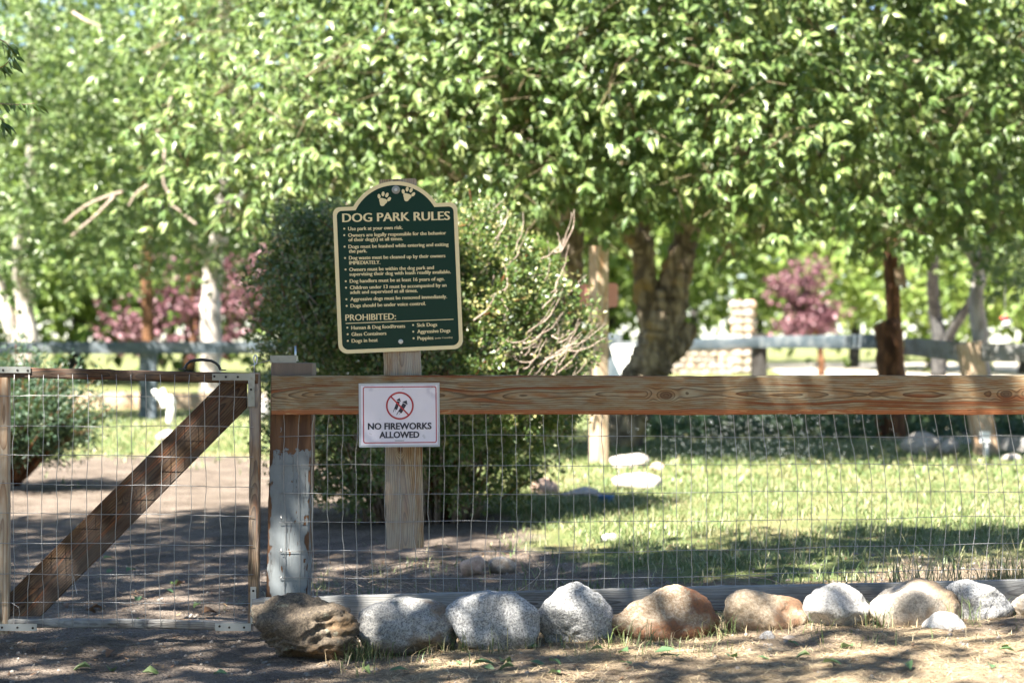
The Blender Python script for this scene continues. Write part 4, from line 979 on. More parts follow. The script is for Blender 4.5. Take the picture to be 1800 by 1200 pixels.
# ---------------------------------------------------------------- shrubs
def hedge():
    t = thing('hedge_bush', at(740, 905, 11.4), 'big ragged hedge behind the green sign, shaded left and sunlit right', 'hedge')
    base = at(735, 905, 11.4); K = 11.4 / 3500.0
    rs = random.Random(3); tw = MB(); rt = MB(); pts = []
    prof = [(905, 545, 880), (860, 520, 900), (800, 500, 985), (740, 495, 1010), (650, 484, 1015), (580, 478, 1000), (520, 475, 975), (470, 485, 935), (420, 508, 885), (385, 540, 840), (372, 600, 760)]
    def half(z):
        py = 600 - (z - CAM_H) / K
        for (y0, l0, r0), (y1, l1, r1) in zip(prof, prof[1:]):
            if y1 <= py <= y0:
                f = (y0 - py) / (y0 - y1); return ((l0 + (l1 - l0) * f) - 900) * K, ((r0 + (r1 - r0) * f) - 900) * K
        return None
    ztop = CAM_H + (600 - 400) * K
    def inside(u, v, z):
        h = half(z)
        if h is None: return None
        cx, hw = (h[0] + h[1]) / 2, (h[1] - h[0]) / 2
        k_ = 1 + .16 * mnoise.noise(Vector((u * 2.2, v * 2.2, z * 2.4))) + .10 * mnoise.noise(Vector((u * 6, v * 6, z * 6 + 9)))
        return Vector((cx + u * hw * k_, base.y + v * min(.85, hw * 1.0) * k_, z))
    # stems fan out from the foot
    for i in range(210):
        a = rs.uniform(0, 2 * math.pi); e = rs.random() ** .6; u, v = e * math.cos(a), e * math.sin(a)
        zt = ztop * rs.uniform(.45, 1.0); tip = inside(u, v, min(zt, ztop * (1 - .10 * e)))
        if tip is None: continue
        b0 = Vector((base.x + u * .35, base.y + v * .3, -.04)); mid = b0.lerp(tip, .5) + Vector((-u * .05, -v * .05, .05))
        limb(rt if rs.random() < .4 and zt < 1.0 else tw, [b0, mid, tip], .010, .003, 4, .4, 3, i)
    # leaf sprays: short twigs pointing out and up, crowded towards the surface
    n = 4200
    for i in range(n):
        a = rs.uniform(0, 2 * math.pi); e = rs.random() ** .35; u, v = e * math.cos(a), e * math.sin(a)
        p = inside(u * (1 + .05 * rs.gauss(0, 1)), v, ztop * (1 - rs.random() ** 1.25 * .97))
        if p is None: continue
        if mnoise.noise(p * 4.2 + Vector((5, 2, 8))) < -.22 + .1 * (p.z < .4): continue
        d = Vector((u * .7 + rs.gauss(0, .3), v * .7 + rs.gauss(0, .3), rs.uniform(.2, .9))).normalized() * rs.choice((.07, .10, .14, .18, .24))
        q = p + d
        if i % 3 == 0: limb(rt if rs.random() < .3 else tw, [p, p.lerp(q, .5) + Vector((0, 0, .01)), q], .004, .0013, 3, .3, 2, i)
        for _ in range(8 if p.z > .35 else 6): pts.append(p.lerp(q, rs.random()) + Vector((rs.gauss(0, .03), rs.gauss(0, .03), rs.gauss(0, .03))))
    # bare pale twigs sticking out on the sunny side
    for i in range(60):
        p0 = at(rs.uniform(880, 990), rs.uniform(580, 700), 10.9 + rs.uniform(-.5, .3)); p1 = p0 + Vector((rs.uniform(.04, .24), rs.uniform(-.15, .1), rs.uniform(.02, .20)))
        limb(tw, [p0, p0.lerp(p1, .5) + Vector((0, 0, -.03)), p1], .0042, .001, 4, .9, 4, i)
    for i in range(18):
        p0 = at(rs.uniform(830, 1000), rs.uniform(420, 640), 10.75 + rs.uniform(-.3, .3)); p1 = p0 + Vector((rs.uniform(-.02, .14), rs.uniform(-.1, .1), rs.uniform(.1, .28)))
        limb(tw, [p0, p0.lerp(p1, .5) + Vector((.02, 0, 0)), p1], .0045, .001, 4, .9, 4, i)
    tag(tw.build('stems', M['hedgetwig'], t, smooth=True), kind='stuff'); tag(rt.build('red_stems', M['redtwig'], t, smooth=True), kind='stuff')
    P = np.array(pts); D = unit(P - np.array((base.x, base.y, .5)))
    V, F, R = crown_leaves(P, D, 5, 0.027, 0.6, 0.0, 1.2, up=.4, jitter=1.2, face=(-.2, -.3, .1))
    tag(mesh_obj('foliage', np_mesh('foliage', V, F, False, R), M['hedge'], t), kind='stuff')
hedge()
def juniper():
    t = thing('juniper_bush', at(60, 850, 13.6), 'dark juniper bush behind the gate wire at the left edge', 'bush')
    base = at(30, 852, 13.6); rs = random.Random(8); tw = MB(); pts = []
    for i in range(150):
        a = rs.uniform(0, 2 * math.pi); e = rs.random() ** .6
        tip = Vector((base.x + math.cos(a) * .66 * e, base.y + math.sin(a) * .7 * e, (1.0 - .35 * e * e) * rs.uniform(.45, 1.02)))
        mid = base.lerp(tip, .5) + Vector((0, 0, .06)); limb(tw, [base, mid, tip], .012, .003, 4, .3, 3, i)
        for q in range(24):
            pts.append(mid.lerp(tip, rs.uniform(-.3, 1)) + Vector((rs.gauss(0, .05), rs.gauss(0, .05), rs.gauss(0, .05))))
    tw.build('stems', M['brownbark'], t, smooth=True)
    P = np.array(pts); D = unit(P - np.array(base))
    V, F, R = crown_leaves(P, D, 9, 0.034, 0.35, 0.0, 1.0, up=.3, jitter=2.0)
    tag(mesh_obj('foliage', np_mesh('foliage', V, F, False, R), M['juniper'], t), kind='stuff')
juniper()
def low_plants():
    n = 2600
    x = rng.uniform(1.2, 6.2, n); y = 13.2 + rng.uniform(0, 4.0, n) + .2 * np.sin(x * 3); z = rng.random(n) ** 1.6 * .24
    P = np.stack([x, y, z], 1); D = unit(np.stack([rng.normal(size=n), rng.normal(size=n), np.ones(n)], 1))
    V, F, R = crown_leaves(P, D, 8, 0.07, 0.5, 0.0, 1.0, up=.5)
    tag(mesh_obj('ground_cover', np_mesh('ground_cover', V, F, False, R), M['juniper']), 'dark low ground cover plants along the far fence', 'ground cover', kind='stuff')
low_plants()
def spray():
    bm = bmesh.new()
    for i in range(1100):
        p = at(random.gauss(1330, 95), random.uniform(722, 812), random.uniform(15.0, 17.5))
        bmesh.ops.create_icosphere(bm, subdivisions=1, radius=random.uniform(.0012, .0030), matrix=Matrix.Translation(p))
    me = bpy.data.meshes.new('water_spray'); bm.to_mesh(me); bm.free(); me.polygons.foreach_set('use_smooth', np.ones(len(me.polygons), dtype=bool))
    tag(mesh_obj('water_spray', me, M['water']), 'fine water drops of a lawn sprinkler in the air', 'water', kind='stuff')
spray()

# ---------------------------------------------------------------- grass, straw, twigs, pebbles
def blades(name, pts, length, width, mat, lean=0.5, rnd=None, curve=0.4, flatten=False):
    P = np.array(pts); n = len(P); a = rng.uniform(0, 2 * math.pi, n)
    side = np.stack([np.cos(a), np.sin(a), np.zeros(n)], 1); ld = np.stack([-np.sin(a), np.cos(a), np.zeros(n)], 1)
    L = (length * rng.uniform(.55, 1.35, n))[:, None]; W_ = (width * rng.uniform(.7, 1.3, n))[:, None]
    if flatten: up = ld + np.array((0, 0, 1)) * rng.uniform(-.02, .22, n)[:, None]
    else: up = np.array((0, 0, 1.0)) + ld * (rng.random(n) * lean)[:, None]
    up = unit(up); mid = P + up * L * .55; tip = P + up * L + ld * L * (curve * rng.random(n))[:, None] - np.array((0, 0, 1)) * L * (curve * .3 * (0 if flatten else 1))
    V = np.stack([P - side * W_ * .5, P + side * W_ * .5, mid - side * W_ * .4, mid + side * W_ * .4, tip], 1).reshape(-1, 3)
    t = np.array([(0, 1, 3), (0, 3, 2), (2, 3, 4)]); F = (np.arange(n)[:, None, None] * 5 + t[None]).reshape(-1, 3)
    R = np.repeat(rnd if rnd is not None else rng.random(n), 5)
    return mesh_obj(name, np_mesh(name, V, F, False, R), M[mat])
def scatter(n, x0, x1, y0, y1, wfun):
    out = []
    for x, y in zip(rng.uniform(x0, x1, n), rng.uniform(y0, y1, n)):
        if random.random() < wfun(x, y): out.append((x, y, ground_h(x, y) - .004))
    return out
g1 = scatter(76000, -1.2, 4.2, 0.15, 6.5, lambda x, y: lawn(x, y) ** 1.3 * min(1, max(.08, .62 + 1.5 * hnoise(x, y, 2.6, 61))))
tag(blades('lawn_grass', g1, .055, .005, 'grass', 1.3, rng.random(len(g1)) ** 1.3), 'short lawn grass behind the wire mesh', 'grass', kind='stuff')
g2 = scatter(60000, -8, 8, 6.5, 20, lambda x, y: lawn(x, y))
tag(blades('lawn_grass', g2, .06, .012, 'grass', 1.3, rng.random(len(g2)) ** 1.5), 'sunlit lawn grass farther back', 'grass', kind='stuff')
def foot_w(x, y): return max(0.02, .55 * (x > -0.55) * (0.5 + hnoise(x, y, 3.2, 40)))
g3 = scatter(5200, -0.6, 2.4, -0.75, -0.02, lambda x, y: foot_w(x, y) * (1 if y > -.5 else .35))
tag(blades('dry_grass', g3, .055, .0022, 'straw', 1.0, rng.random(len(g3)), .6), 'thin dry grass growing round the boulders', 'grass', kind='stuff')
g4 = scatter(3000, -0.6, 2.4, -0.8, -0.0, lambda x, y: foot_w(x, y) * .8)
tag(blades('green_grass', g4, .06, .0028, 'grass', .9, rng.random(len(g4)) * .7, .6), 'thin green grass growing round the boulders', 'grass', kind='stuff')
g5 = scatter(26000, -0.75, 2.6, -1.7, 0.25, lambda x, y: straw_w(x, y) * (.35 + .65 * (hnoise(x, y, 4, 70) > -.1)))
g5 = [(x, y, z + .006) for x, y, z in g5]
tag(blades('straw_litter', g5, .05, .0018, 'straw', flatten=True, curve=.25), 'dry straw litter lying on the ground in front of the boulders', 'straw', kind='stuff')
g6 = scatter(5200, -1.0, 2.2, 0.0, 2.2, lambda x, y: .10 + .9 * max(0, hnoise(x, y, 2.4, 88)) - .3 * lawn(x, y))
tag(blades('thin_grass', g6, .07, .0035, 'grass', 1.0, rng.random(len(g6)) * .75, .7), 'sparse shaded grass on the soil just behind the mesh', 'grass', kind='stuff')
g7 = scatter(9000, -2.4, 2.4, -1.2, 2.8, lambda x, y: .15 + .75 * max(0, hnoise(x, y, 1.7, 55) + .25) * (.5 if x < -.8 else 1))
tag(blades('leaf_litter', [(x, y, z + .008) for x, y, z in g7], .032, .008, 'brownleaf', flatten=True, curve=.3), 'brown leaf litter scattered over the shaded soil', 'litter', kind='stuff')
def tuft(px, py, d, n, L, mat, lean=.5, w=.0028, sp=.05):
    c = at(px, py, d); P = [(c.x + random.gauss(0, sp), c.y + random.gauss(0, .025), ground_h(c.x, c.y) - .005) for _ in range(n)]
    return P
tf = []
for px, d, n in ((1600, 7.12, 40), (1635, 7.16, 70), (1570, 7.1, 24), (1690, 7.14, 40), (1760, 7.2, 90), (1480, 7.1, 14), (1400, 7.1, 8), (1795, 7.15, 60)): tf += tuft(px, 1040, d, n, .2, 'straw')
tag(blades('tall_grass', tf, .24, .0036, 'grass', .75, .55 + .45 * rng.random(len(tf)), .5), 'tall pale grass tufts behind the bottom board', 'grass', kind='stuff')
tf = []
for px, d, n in ((618, 6.58, 60), (640, 6.6, 40), (660, 6.62, 30), (800, 6.6, 26), (865, 6.5, 16), (1090, 6.52, 20), (1260, 6.6, 30), (1540, 6.6, 24), (1700, 6.6, 20), (1130, 6.5, 14)): tf += tuft(px, 1130, d, n, .1, 'grass', sp=.035)
tag(blades('grass_tuft', tf, .11, .003, 'grass', .9, rng.random(len(tf)), .7), 'longer grass tufts between the boulders', 'grass', kind='stuff')
# pebbles and clods on the bare soil
pv, pf = rock_mesh('p', 5, sub=1, facets=5), None
pc = np.array([v.co[:] for v in pv.vertices]); pfaces = np.array([list(p.vertices) for p in pv.polygons]); bpy.data.meshes.remove(pv)
pp = np.array(scatter(9000, -2.0, 2.2, -1.7, 2.4, lambda x, y: 1 - .6 * straw_w(x, y) - .5 * lawn(x, y)))
sz = (.002 + .010 * rng.random(len(pp)) ** 9)[:, None, None]
an = rng.uniform(0, 6.28, len(pp)); rc, rsn = np.cos(an)[:, None], np.sin(an)[:, None]
loc = np.stack([pc[None, :, 0] * rc - pc[None, :, 1] * rsn, pc[None, :, 0] * rsn + pc[None, :, 1] * rc, np.repeat(pc[None, :, 2] * .7, len(pp), 0)], 2)
V = (pp[:, None, :] + np.array((0, 0, .005)) + loc * sz).reshape(-1, 3); F = (np.arange(len(pp))[:, None, None] * len(pc) + pfaces[None]).reshape(-1, 3)
tag(mesh_obj('gravel', np_mesh('gravel', V, F, True), M['granite3']), 'small pebbles and clods on the bare soil', 'gravel', kind='stuff')

def fallen():
    V, F, R = leaves(np.zeros((1, 3)), np.array([[1., 0, 0]]), np.array([[0, 0, 1.]]), np.array([1.0]), np.array([.55]), np.array([.5]), True)
    mg = []
    for q in range(3):
        me = np_mesh('fallen_leaf', V * np.array((1, 1, 1 + q)), F, False, np.full(len(V), .2 + .35 * q)); me.materials.append(M['deadleaf']); mg.append(me)
    mbn = np_mesh('fallen_leaf', V * np.array((1, 1, 3)), F, False, np.full(len(V), .5)); mbn.materials.append(M['brownleaf'])
    rs = random.Random(12)
    spots = [(445, 'on the dirt below the gate'), (632, 'in front of the dark layered boulder'), (790, 'in front of the dull grey sloping boulder'), (944, 'in front of the broad topped granite boulder'),
             (1076, 'in front of the granite boulder beside the rusty one'), (1262, 'in front of the rusty boulder'), (1412, 'in front of the tan boulder with reddish end'), (1532, 'in front of the bright white boulder'), (2000, 'in front of the last boulders of the row')]
    order = ['leftmost', 'second from left', 'third from left', 'fourth from left', 'fifth from left', 'sixth from left', 'seventh from left', 'eighth from left', 'ninth from left']
    cells = {}
    def put(px, py, size, me, colour):
        z = -.05
        for _ in range(4):
            d = (CAM_H - z) * 3500 / (py - 600); p = at(px, py, d); z = ground_h(p.x, p.y)
        m = Matrix.Translation((p.x, p.y, z + .010)) @ Matrix.Rotation(rs.uniform(0, 6.28), 4, 'Z') @ Matrix.Rotation(rs.uniform(-.35, .2), 4, 'Y') @ Matrix.Rotation(rs.uniform(-.4, .4), 4, 'X') @ Matrix.Scale(size, 4)
        o = tag(mesh_obj('fallen_leaf', me, None, None, m), None, 'leaf', colour + ' leaves fallen on the ground')
        where = 'on the dirt seen through the gate wire' if py < 1100 else next(w for lim, w in spots if px < lim)
        cells.setdefault((colour, where), []).append((px, o))
    for px, py in ((160, 1176), (195, 1182), (250, 1186), (375, 1190), (640, 1178), (800, 1166), (830, 1172), (850, 1178), (880, 1168), (905, 1176), (930, 1168), (965, 1166), (985, 1188), (945, 1140), (1060, 1145), (1070, 1128), (1105, 1150),
                   (1110, 1172), (1150, 1152), (1185, 1157), (1280, 1158), (1330, 1158), (1385, 1132), (1425, 1156), (1445, 1170), (1500, 1140), (1740, 1172), (1760, 1138), (1785, 1150), (1590, 1172), (720, 1182),
                   (300, 1030), (292, 1042), (240, 1052), (352, 1066), (250, 1096), (180, 985), (200, 1005), (222, 1008)):
        put(px, py, rs.uniform(.045, .075), mg[rs.randrange(3)], 'green')
    for px, py in ((160, 1070), (355, 1080), (110, 1066), (150, 1076), (325, 1030), (60, 1140), (200, 1148)):
        put(px, py, rs.uniform(.045, .07), mbn, 'brown')
    for (colour, where), lst in cells.items():
        lst.sort(key=lambda q: q[0])
        for i, (_, o) in enumerate(lst):
            o['label'] = (f'single fallen {colour} leaf {where}' if len(lst) == 1 else f'fallen {colour} leaf {where}, {order[i]}')
fallen()
def dry_twigs():
    rs = random.Random(21); mb = MB()
    c = at(660, 1035, 7.15)
    for i in range(34):
        a = at(rs.uniform(590, 700), rs.uniform(1005, 1052), 7.1 + rs.uniform(0, .25)); L = rs.uniform(.08, .26); an = rs.uniform(-.5, .5) + (math.pi if rs.random() < .3 else 0)
        b = a + Vector((L * math.cos(an), rs.uniform(-.06, .06), L * math.sin(an) * .6)); m = a.lerp(b, .5) + Vector((0, 0, rs.uniform(.0, .04)))
        limb(mb, [a, m, b], .0018, .0007, 4, .3, 4, i)
    tag(mb.build('dry_twigs', M['hedgetwig'], None, smooth=True), 'tangle of thin dry twigs behind the bottom board', 'twigs', kind='stuff')
    mb = MB(); p = lambda x, y: at(x, y, 7.1)
    limb(mb, [p(905, 1042), p(935, 1022), p(950, 1003), p(938, 985), p(928, 972)], .0022, .0009, 5, .2, 4, 1); limb(mb, [p(950, 1003), p(962, 995), p(970, 985)], .0014, .0007, 4, .2, 3, 2)
    limb(mb, [p(930, 1045), p(942, 1022), p(950, 1004)], .0016, .001, 4, .2, 3, 3)
    tag(mb.build('dry_stalk', M['hedgetwig'], None, smooth=True), 'single forked dry stalk leaning on the mesh', 'stalk')
    mb = MB(); limb(mb, [at(1318, 1014, 7.0), at(1345, 1016, 6.98), at(1365, 1022, 6.97), at(1382, 1032, 6.96)], .002, .0012, 5, .2, 4, 5)
    tag(mb.build('bent_stalk', M['straw'] if False else M['hedgetwig'], None, smooth=True), 'bent pale stalk lying over the bottom board by the tan boulder', 'stalk')
dry_twigs()

# ---------------------------------------------------------------- far fence
FF = thing('rail_fence', at(900, 735, 25), 'far bluish rail fence running across behind the lawn', 'fence')
fp = [(-60, 24.6), (258, 25.0), (620, 25.5), (860, 26), (1080, 26.5), (1336, 27)]
for i, (px, d) in enumerate(fp):
    b0 = at(px, 0, d); plank('post', (b0.x, b0.y + .12, -.2), (b0.x, b0.y + .12, 1.08 if px != 258 else .98), .20, .2, M['bluewood'] if px < 1300 else M['darkwood'], FF, 60 + i, n=8, jit=.004)
for i in range(len(fp) - 1):
    a, b = at(fp[i][0], 0, fp[i][1]), at(fp[i + 1][0], 0, fp[i + 1][1])
    plank('rail', (a.x, a.y, .90), (b.x, b.y, .97 if i > 2 else .90), .15, .04, M['bluewood'], FF, 70 + i, n=20)
lg = at(1567, 770, 20.3); a = at(1336, 0, 27)
plank('rail', (a.x, a.y, .97), (lg.x, lg.y + .1, .98), .155, .04, M['bluewood'], FF, 77, n=20)
FR = thing('rail_fence', at(1725, 800, 17.0), 'weathered rail fence with log post and leaning pale post at the right', 'fence')
lgm = MB(); limb(lgm, [(lg.x + .02, lg.y, -.25), (lg.x, lg.y, .3), (lg.x - .02, lg.y, .8), (lg.x - .05, lg.y, 1.17)], .165, .135, 14, .05, 5, 4)
lgm.build('log_post', M['brownbark'], FR, smooth=True)
cpt = at(1716, 0, 17.2)
plank('rail', (lg.x + .12, lg.y - .15, .93), (cpt.x - .05, cpt.y + .03, .885), .17, .04, M['greywood'], FR, 81, n=20)
plank('rail', (cpt.x + .05, cpt.y - .02, .885), (cpt.x + 2.4, cpt.y - 2.9, .86), .155, .04, M['greywood'], FR, 82, n=20)
plank('post', (cpt.x + .14, cpt.y + .10, -.2), (cpt.x - .04, cpt.y + .10, .97), .19, .17, M['palewood'], FR, 83, n=10)
plank('bottom_board', (cpt.x + .22, cpt.y, .10), (cpt.x + 2.2, cpt.y - 2.9, .06), .12, .04, M['greywood'], FR, 84, n=12)
pl = at(1566, 0, 20.7)
PB = thing('bird_pole', (pl.x, pl.y, 0), 'tall brown pole behind the log post rising into the leaves', 'pole')
mb = MB(); limb(mb, [(pl.x + .05, pl.y, -.1), (pl.x + .03, pl.y, 1.0), (pl.x - .01, pl.y, 2.2)], .085, .075, 10, .03, 5, 6); mb.build('pole_shaft', M['brownbark'], PB, smooth=True)
c = at(1584, 487, 20.7); mb = MB(); mb.box((c.x + .02, c.y, c.z + .01), (.012, .2, .26), Matrix.Rotation(-.12, 3, 'Y')); mb.box((c.x - .03, c.y, c.z), (.1, .18, .2), Matrix.Rotation(-.12, 3, 'Y'))
mb.build('nest_box', M['palewood'], PB)
# ---------------------------------------------------------------- post with faded plate
pc_ = at(1053, 815, 16.0)
RP = tag(plank('marker_post', (pc_.x, pc_.y + .08, -.2), (pc_.x, pc_.y + .08, 1.75), .105, .15, M['palewood'], None, 90, n=16), 'pale square wooden post carrying the faded red plate', 'post')
RP.matrix_basis = RP.matrix_basis @ Matrix.Rotation(math.radians(24), 4, 'X')
q = at(1054, 518, 16.1); mb = MB().prism(rrect(-.155, -.098, .155, .098, .03, 5, 2), -.004, .004)
tag(mb.build('red_plate', M['salmon'], None, Matrix.Translation((q.x, q.y + .13, q.z))), 'faded salmon red rounded plate fixed behind the pale post', 'plate')
# ---------------------------------------------------------------- small things
q = at(1094, 660, 25.6)
W_ = thing('white_board', (q.x, q.y, .55), 'white pointed board hanging under the far rail left of the trunk', 'board')
MB().prism([(-.02, 0), (.03, 0), (.10, .09), (.14, .20), (.15, .40), (-.12, .40), (-.155, .36), (-.10, .17)], -.015, .015).build('board', M['white'], W_, Matrix.Translation((q.x, q.y - .06, q.z)))
MB().tube([(q.x - .02, q.y - .06, q.z + .36), (q.x - .02, q.y - .09, q.z + .50), (q.x - .02, q.y - .02, q.z + .52)], .004, 6).build('hanger_wire', M['wire'], W_)
def sculpture():
    p = at(296, 775, 19.6); t = thing('white_sculpture', (p.x, p.y, 0), 'small white two pronged bird like sculpture on the lawn', 'sculpture')
    mb = MB(); s = ppm(19.6)
    def w(px, py, dy=0): v = at(px, py, 19.6); return Vector((v.x, v.y + dy, v.z))
    limb(mb, [w(297, 745), w(299, 728), w(296, 712), w(284, 702), w(274, 692), w(270, 684)], .03, .03, 12, 0, 5, 1)
    limb(mb, [w(292, 715), w(288, 700), w(286, 682)], .055, .025, 12, 0, 5, 2)
    limb(mb, [w(298, 742), w(301, 720), w(299, 706), w(293, 698)], .035, .06, 12, 0, 5, 3)
    body = mb.build('body', M['white'], t, smooth=True)
    rm = body.modifiers.new('r', 'REMESH'); rm.mode = 'VOXEL'; rm.voxel_size = .012; sm = body.modifiers.new('s', 'SMOOTH'); sm.iterations = 8
    MB().tube([w(298, 772), w(298, 742)], .012, 8).build('stand', M['galv'], t)
    me = rock_mesh('foot', 150, 3, 6); fit_rock(me, .26, .2, .14); mesh_obj('foot', me, M['palerock'], t, Matrix.Translation((p.x, p.y, -.03)))
sculpture()
p = at(1065, 885, 12.1)
BW = thing('water_bowl', (p.x, p.y, 0), 'small blue plastic bowl on the lawn beside pale rocks', 'bowl')
MB().lathe([(.03, 0), (.052, 0), (.048, .045), (.055, .052), (.047, .052), (.040, .015), (.0005, .012)], (p.x, p.y, p.z), 24).build('bowl_body', M['blue'], BW, smooth=True)
MB().lathe([(.0005, .036), (.044, .036), (.044, .0365), (.0005, .0365)], (p.x, p.y, p.z), 20).build('bowl_water', M['bright_steel'], BW)
p = at(1732, 806, 16.9)
SP = thing('standpipe', (p.x, p.y, 0), 'white water standpipe at the foot of the leaning post', 'pipe')
MB().tube([(p.x + .01, p.y, -.05), (p.x, p.y, .2)], .022, 12).build('pipe', M['white'], SP, smooth=True)
mb = MB().box((p.x - .005, p.y, .17), (.075, .06, .09)); mb.tube([(p.x - .03, p.y - .02, .17), (p.x - .05, p.y - .06, .15), (p.x - .05, p.y - .08, .12)], .011, 8); shade_auto(mb.build('tap', M['white'], SP))
p = at(1643, 653, 62)
HY = thing('fire_hydrant', (p.x, p.y, 0), 'tiny red and white hydrant far off under the right rail', 'hydrant')
MB().lathe([(.15, 0), (.15, .05), (.10, .06), (.10, .28), (.13, .29), (.13, .33), (.001, .34)], (p.x, p.y, 0), 14).build('hydrant_body', M['hydrant'], HY, smooth=True)
mb = MB().lathe([(.11, .33), (.10, .40), (.05, .45), (.001, .46)], (p.x, p.y, 0), 14); mb.lathe([(.11, .10), (.11, .17), (.001, .171)], (p.x, p.y, 0), 14)
mb.build('hydrant_band', M['white'], HY, smooth=True)
p = at(1768, 566, 22)
FD = thing('bird_feeder', (p.x, p.y, p.z - .05), 'small red and white feeder hanging among leaves at the right', 'feeder')
MB().lathe([(.001, -.06), (.035, -.055), (.055, -.02), (.05, .03), (.02, .05), (.001, .05)], (p.x + .01, p.y, p.z), 16).build('feeder_body', M['white'], FD, smooth=True)
MB().lathe([(.001, .03), (.062, .035), (.04, .06), (.001, .075)], (p.x - .01, p.y, p.z), 16).build('feeder_top', M['hydrant'], FD, smooth=True)
MB().tube([(p.x - .01, p.y, p.z + .07), (p.x - .01, p.y, p.z + .9)], .003, 5).build('hanger', M['wire'], FD)
# stone wall and pillar, every stone its own piece
def stone_wall():
    d = 60; rs = random.Random(30); s = ppm(d)
    t = thing('stone_wall', at(1240, 656, d), 'low wall of pale round stones behind the far fence', 'wall')
    sm = []
    for q in range(5):
        me = rock_mesh('stone', 400 + q, 2, 6); fit_rock(me, 1, 1, 1); me.materials.append(M[('palerock', 'tangrey', 'pinkrock', 'palerock', 'tangrey')[q]]); sm.append(me)
    xa, xb = at(1170, 0, d).x, at(1322, 0, d).x; y = d - CAM_D
    MB().box(((xa + xb) / 2, y + .25, .4), (xb - xa, .32, .8)).build('mortar_core', M['road'], t)
    z = -.05; row = 0
    while z < .84:
        x = xa - rs.uniform(0, .2); hh = rs.uniform(.16, .22)
        while x < xb:
            w_ = rs.uniform(.2, .36)
            mesh_obj('stone', sm[rs.randrange(5)], None, t, Matrix.Translation((x + w_ / 2, y + .08 + rs.uniform(-.03, .03), z)) @ Matrix.Rotation(rs.uniform(-.15, .15), 4, 'Y') @ Matrix.Diagonal((w_ * 1.06, .24, hh * 1.08, 1)))
            x += w_
        z += hh
    t2 = thing('stone_pillar', at(1306, 656, d), 'tall pale stone pillar at the end of the stone wall', 'pillar')
    x0 = at(1306, 0, d).x
    MB().box((x0, y - .1, 1.05), (.42, .42, 2.1)).build('mortar_core', M['road'], t2)
    z = 0
    while z < 2.1:
        hh = rs.uniform(.2, .3)
        for fx_, fy_ in ((-.14, -.32), (.13, -.32), (-.25, -.1), (.25, -.1)):
            mesh_obj('stone', sm[rs.randrange(5)], None, t2, Matrix.Translation((x0 + fx_ + rs.uniform(-.03, .03), y + fy_, z)) @ Matrix.Rotation(rs.uniform(-.15, .15), 4, 'Y') @ Matrix.Diagonal((.3, .24, hh * 1.08, 1)))
        z += hh
stone_wall()
# low timber edging seen through the gate
p0, p1 = at(120, 0, 29), at(470, 0, 29)
tag(plank('timber_edging', (p0.x, p0.y, .10), (p1.x, p1.y, .10), .28, .2, M['palewood'], None, 95, n=20), 'low pinkish timber edging beyond the far post, seen through the gate', 'edging')

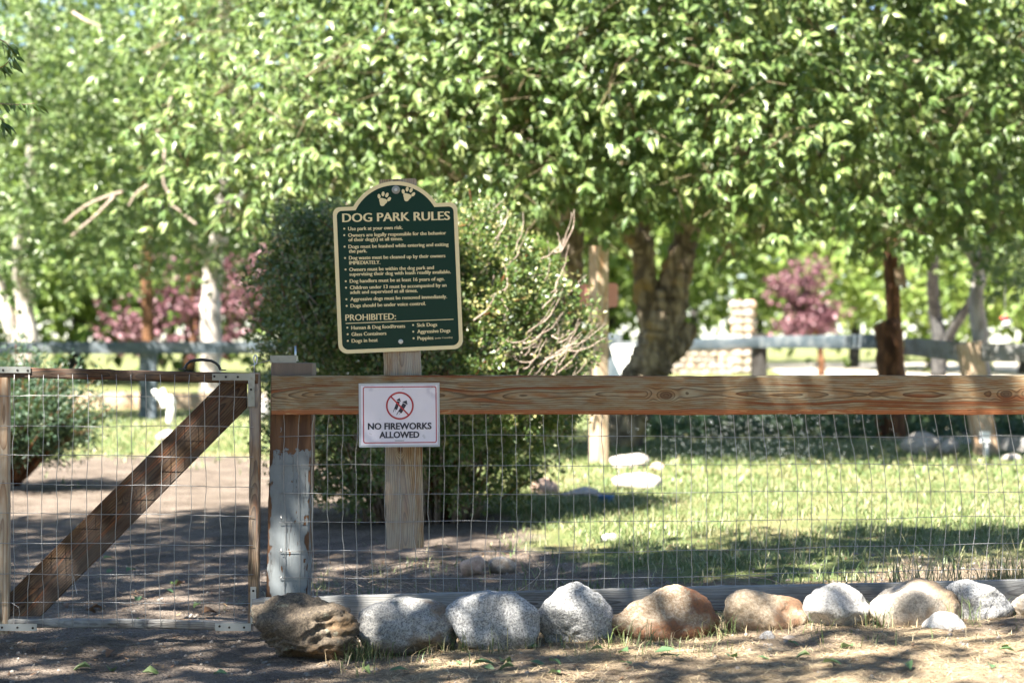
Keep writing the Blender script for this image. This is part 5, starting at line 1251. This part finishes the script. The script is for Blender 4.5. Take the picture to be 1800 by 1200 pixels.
# ---------------------------------------------------------------- shade tree overhead (its twig hangs into the top left corner)
def shade_tree():
    rs = random.Random(17)
    spots = [  # ground x, y, z where the clump's shade falls; radius; leaves
        (-3.6, 0.6, 0, 1.3, 1300), (-2.4, 1.4, 0, 1.2, 1100), (-1.6, 0.2, 0.2, 1.0, 620), (-2.6, -.7, 0, 1.2, 800), (-1.2, 2.6, 0, 1.1, 1100), (-2.3, 3.6, 0, 1.3, 1300), (-3.6, 3.2, 0, 1.3, 1100),
        (-0.7, 0.0, 1.0, .75, 470), (-0.5, -.5, 0, .9, 480), (0.1, 0.1, .6, .75, 420), (0.3, 1.7, 0, .9, 900), (1.3, 2.2, 0, .85, 850), (2.2, 2.2, 0, .75, 760), (3.0, 2.3, 0, .6, 480),
        (-1.2, 3.6, 1.0, .7, 1300), (-.95, 3.5, .5, .6, 900), (-1.1, 4.1, 1.3, .6, 1000), (-1.2, 3.9, 1.7, .6, 1000), (-.9, 3.9, 1.6, .4, 600), (-1.35, 3.6, .4, .6, 800),
        (-1.3, 4.4, .4, .8, 1000), (-.6, 4.0, .1, .6, 800), (-.5, 1.3, 0, .7, 620), (.5, .9, 0, .6, 420), (0.7, -.1, .5, .6, 240), (1.2, -1.0, 0, .7, 130), (0.2, -1.4, 0, .9, 420), (-1.0, -1.6, 0, 1.1, 620), (1.3, 0.05, .75, .40, 170), (1.9, 0.0, .75, .4, 80)]
    base = Vector((-6.2, -6.5, 0)); crotch = base + Vector((.3, .2, 3.4)); mb = MB()
    limb(mb, [base + Vector((0, 0, -.2)), base + Vector((.1, 0, 1.8)), crotch, crotch + Vector((.4, .6, 2.2))], .26, .12, 12, .05, 6, 1)
    Ps, Ds = [], []
    for i, (x, y, z, r, n) in enumerate(spots):
        zc = rs.uniform(5.2, 7.0); tt = (zc - z) / SUN.z; c = Vector((x, y, z)) + SUN * tt
        if i % 2 == 0: limb(mb, [crotch, crotch.lerp(c, .5) + Vector((0, 0, .5)), c], .07, .015, 6, .05, 5, 10 + i)
        nb = max(4, int(n / 13))
        bc = np.array(c) + sphere_dirs(nb) * (rng.random(nb) ** .4 * r)[:, None]
        for b_ in bc:
            m_ = 8; off = rng.normal(size=(m_, 3)) * np.array((.16, .16, .08)) * (r ** .5)
            Ps.append(b_ + off); Ds.append(unit(off))
    t = thing('shade_tree', base, 'overhanging tree whose dark leafy twigs hang into the top left corner', 'tree')
    # the twigs that reach into view
    for pts, n in (([at(-60, 150, 7.4), at(-20, 178, 7.3), at(30, 184, 7.3), at(62, 182, 7.3)], 9), ([at(-40, 60, 7.4), at(0, 70, 7.3), at(20, 82, 7.3)], 5), ([at(-60, 90, 7.3), at(-5, 120, 7.3), at(24, 98, 7.3)], 5), ([at(-30, 220, 7.3), at(0, 208, 7.3), at(10, 218, 7.3)], 4)):
        limb(mb, pts, .0035, .0012, 5, .1, 5, n)
        cv = [pts[1].lerp(pts[-1], q / n) for q in range(n + 1)]
        Ps.append(np.array([np.array(v) for v in cv])); Ds.append(np.tile(np.array((.8, 0, -.4)), (n + 1, 1)))
    limb(mb, [crotch, Vector((-4.6, -2.5, 4.0)), Vector((-3.0, -.2, 2.9)), at(-60, 90, 7.3)], .06, .004, 6, .05, 8, 90)
    limb(mb, [Vector((-3.0, -.2, 2.9)), at(-60, 150, 7.4)], .012, .0035, 5, .05, 6, 91)
    limb(mb, [at(-60, 150, 7.4), at(-30, 220, 7.3)], .004, .003, 5, .05, 4, 92); limb(mb, [at(-60, 90, 7.3), at(-40, 60, 7.4)], .004, .003, 5, .05, 4, 93)
    mb.build('trunk', M['bark'], t, smooth=True)
    nt = sum(len(p) for p in Ps[-4:]); P = np.concatenate(Ps); D = np.concatenate(Ds)
    V1, F1, R1 = crown_leaves(P[:-nt], D[:-nt], 5, .105, .55, .4, .9, up=.8)
    V2, F2, R2 = crown_leaves(P[-nt:], D[-nt:], 2, .045, .36, .5, .5, up=.5, full=True)
    tag(mesh_obj('crown', np_mesh('crown', np.concatenate([V1, V2]), np.concatenate([F1, F2 + len(V1)]), False, np.concatenate([R1, R2])), M['shade'], t), kind='stuff')
shade_tree()
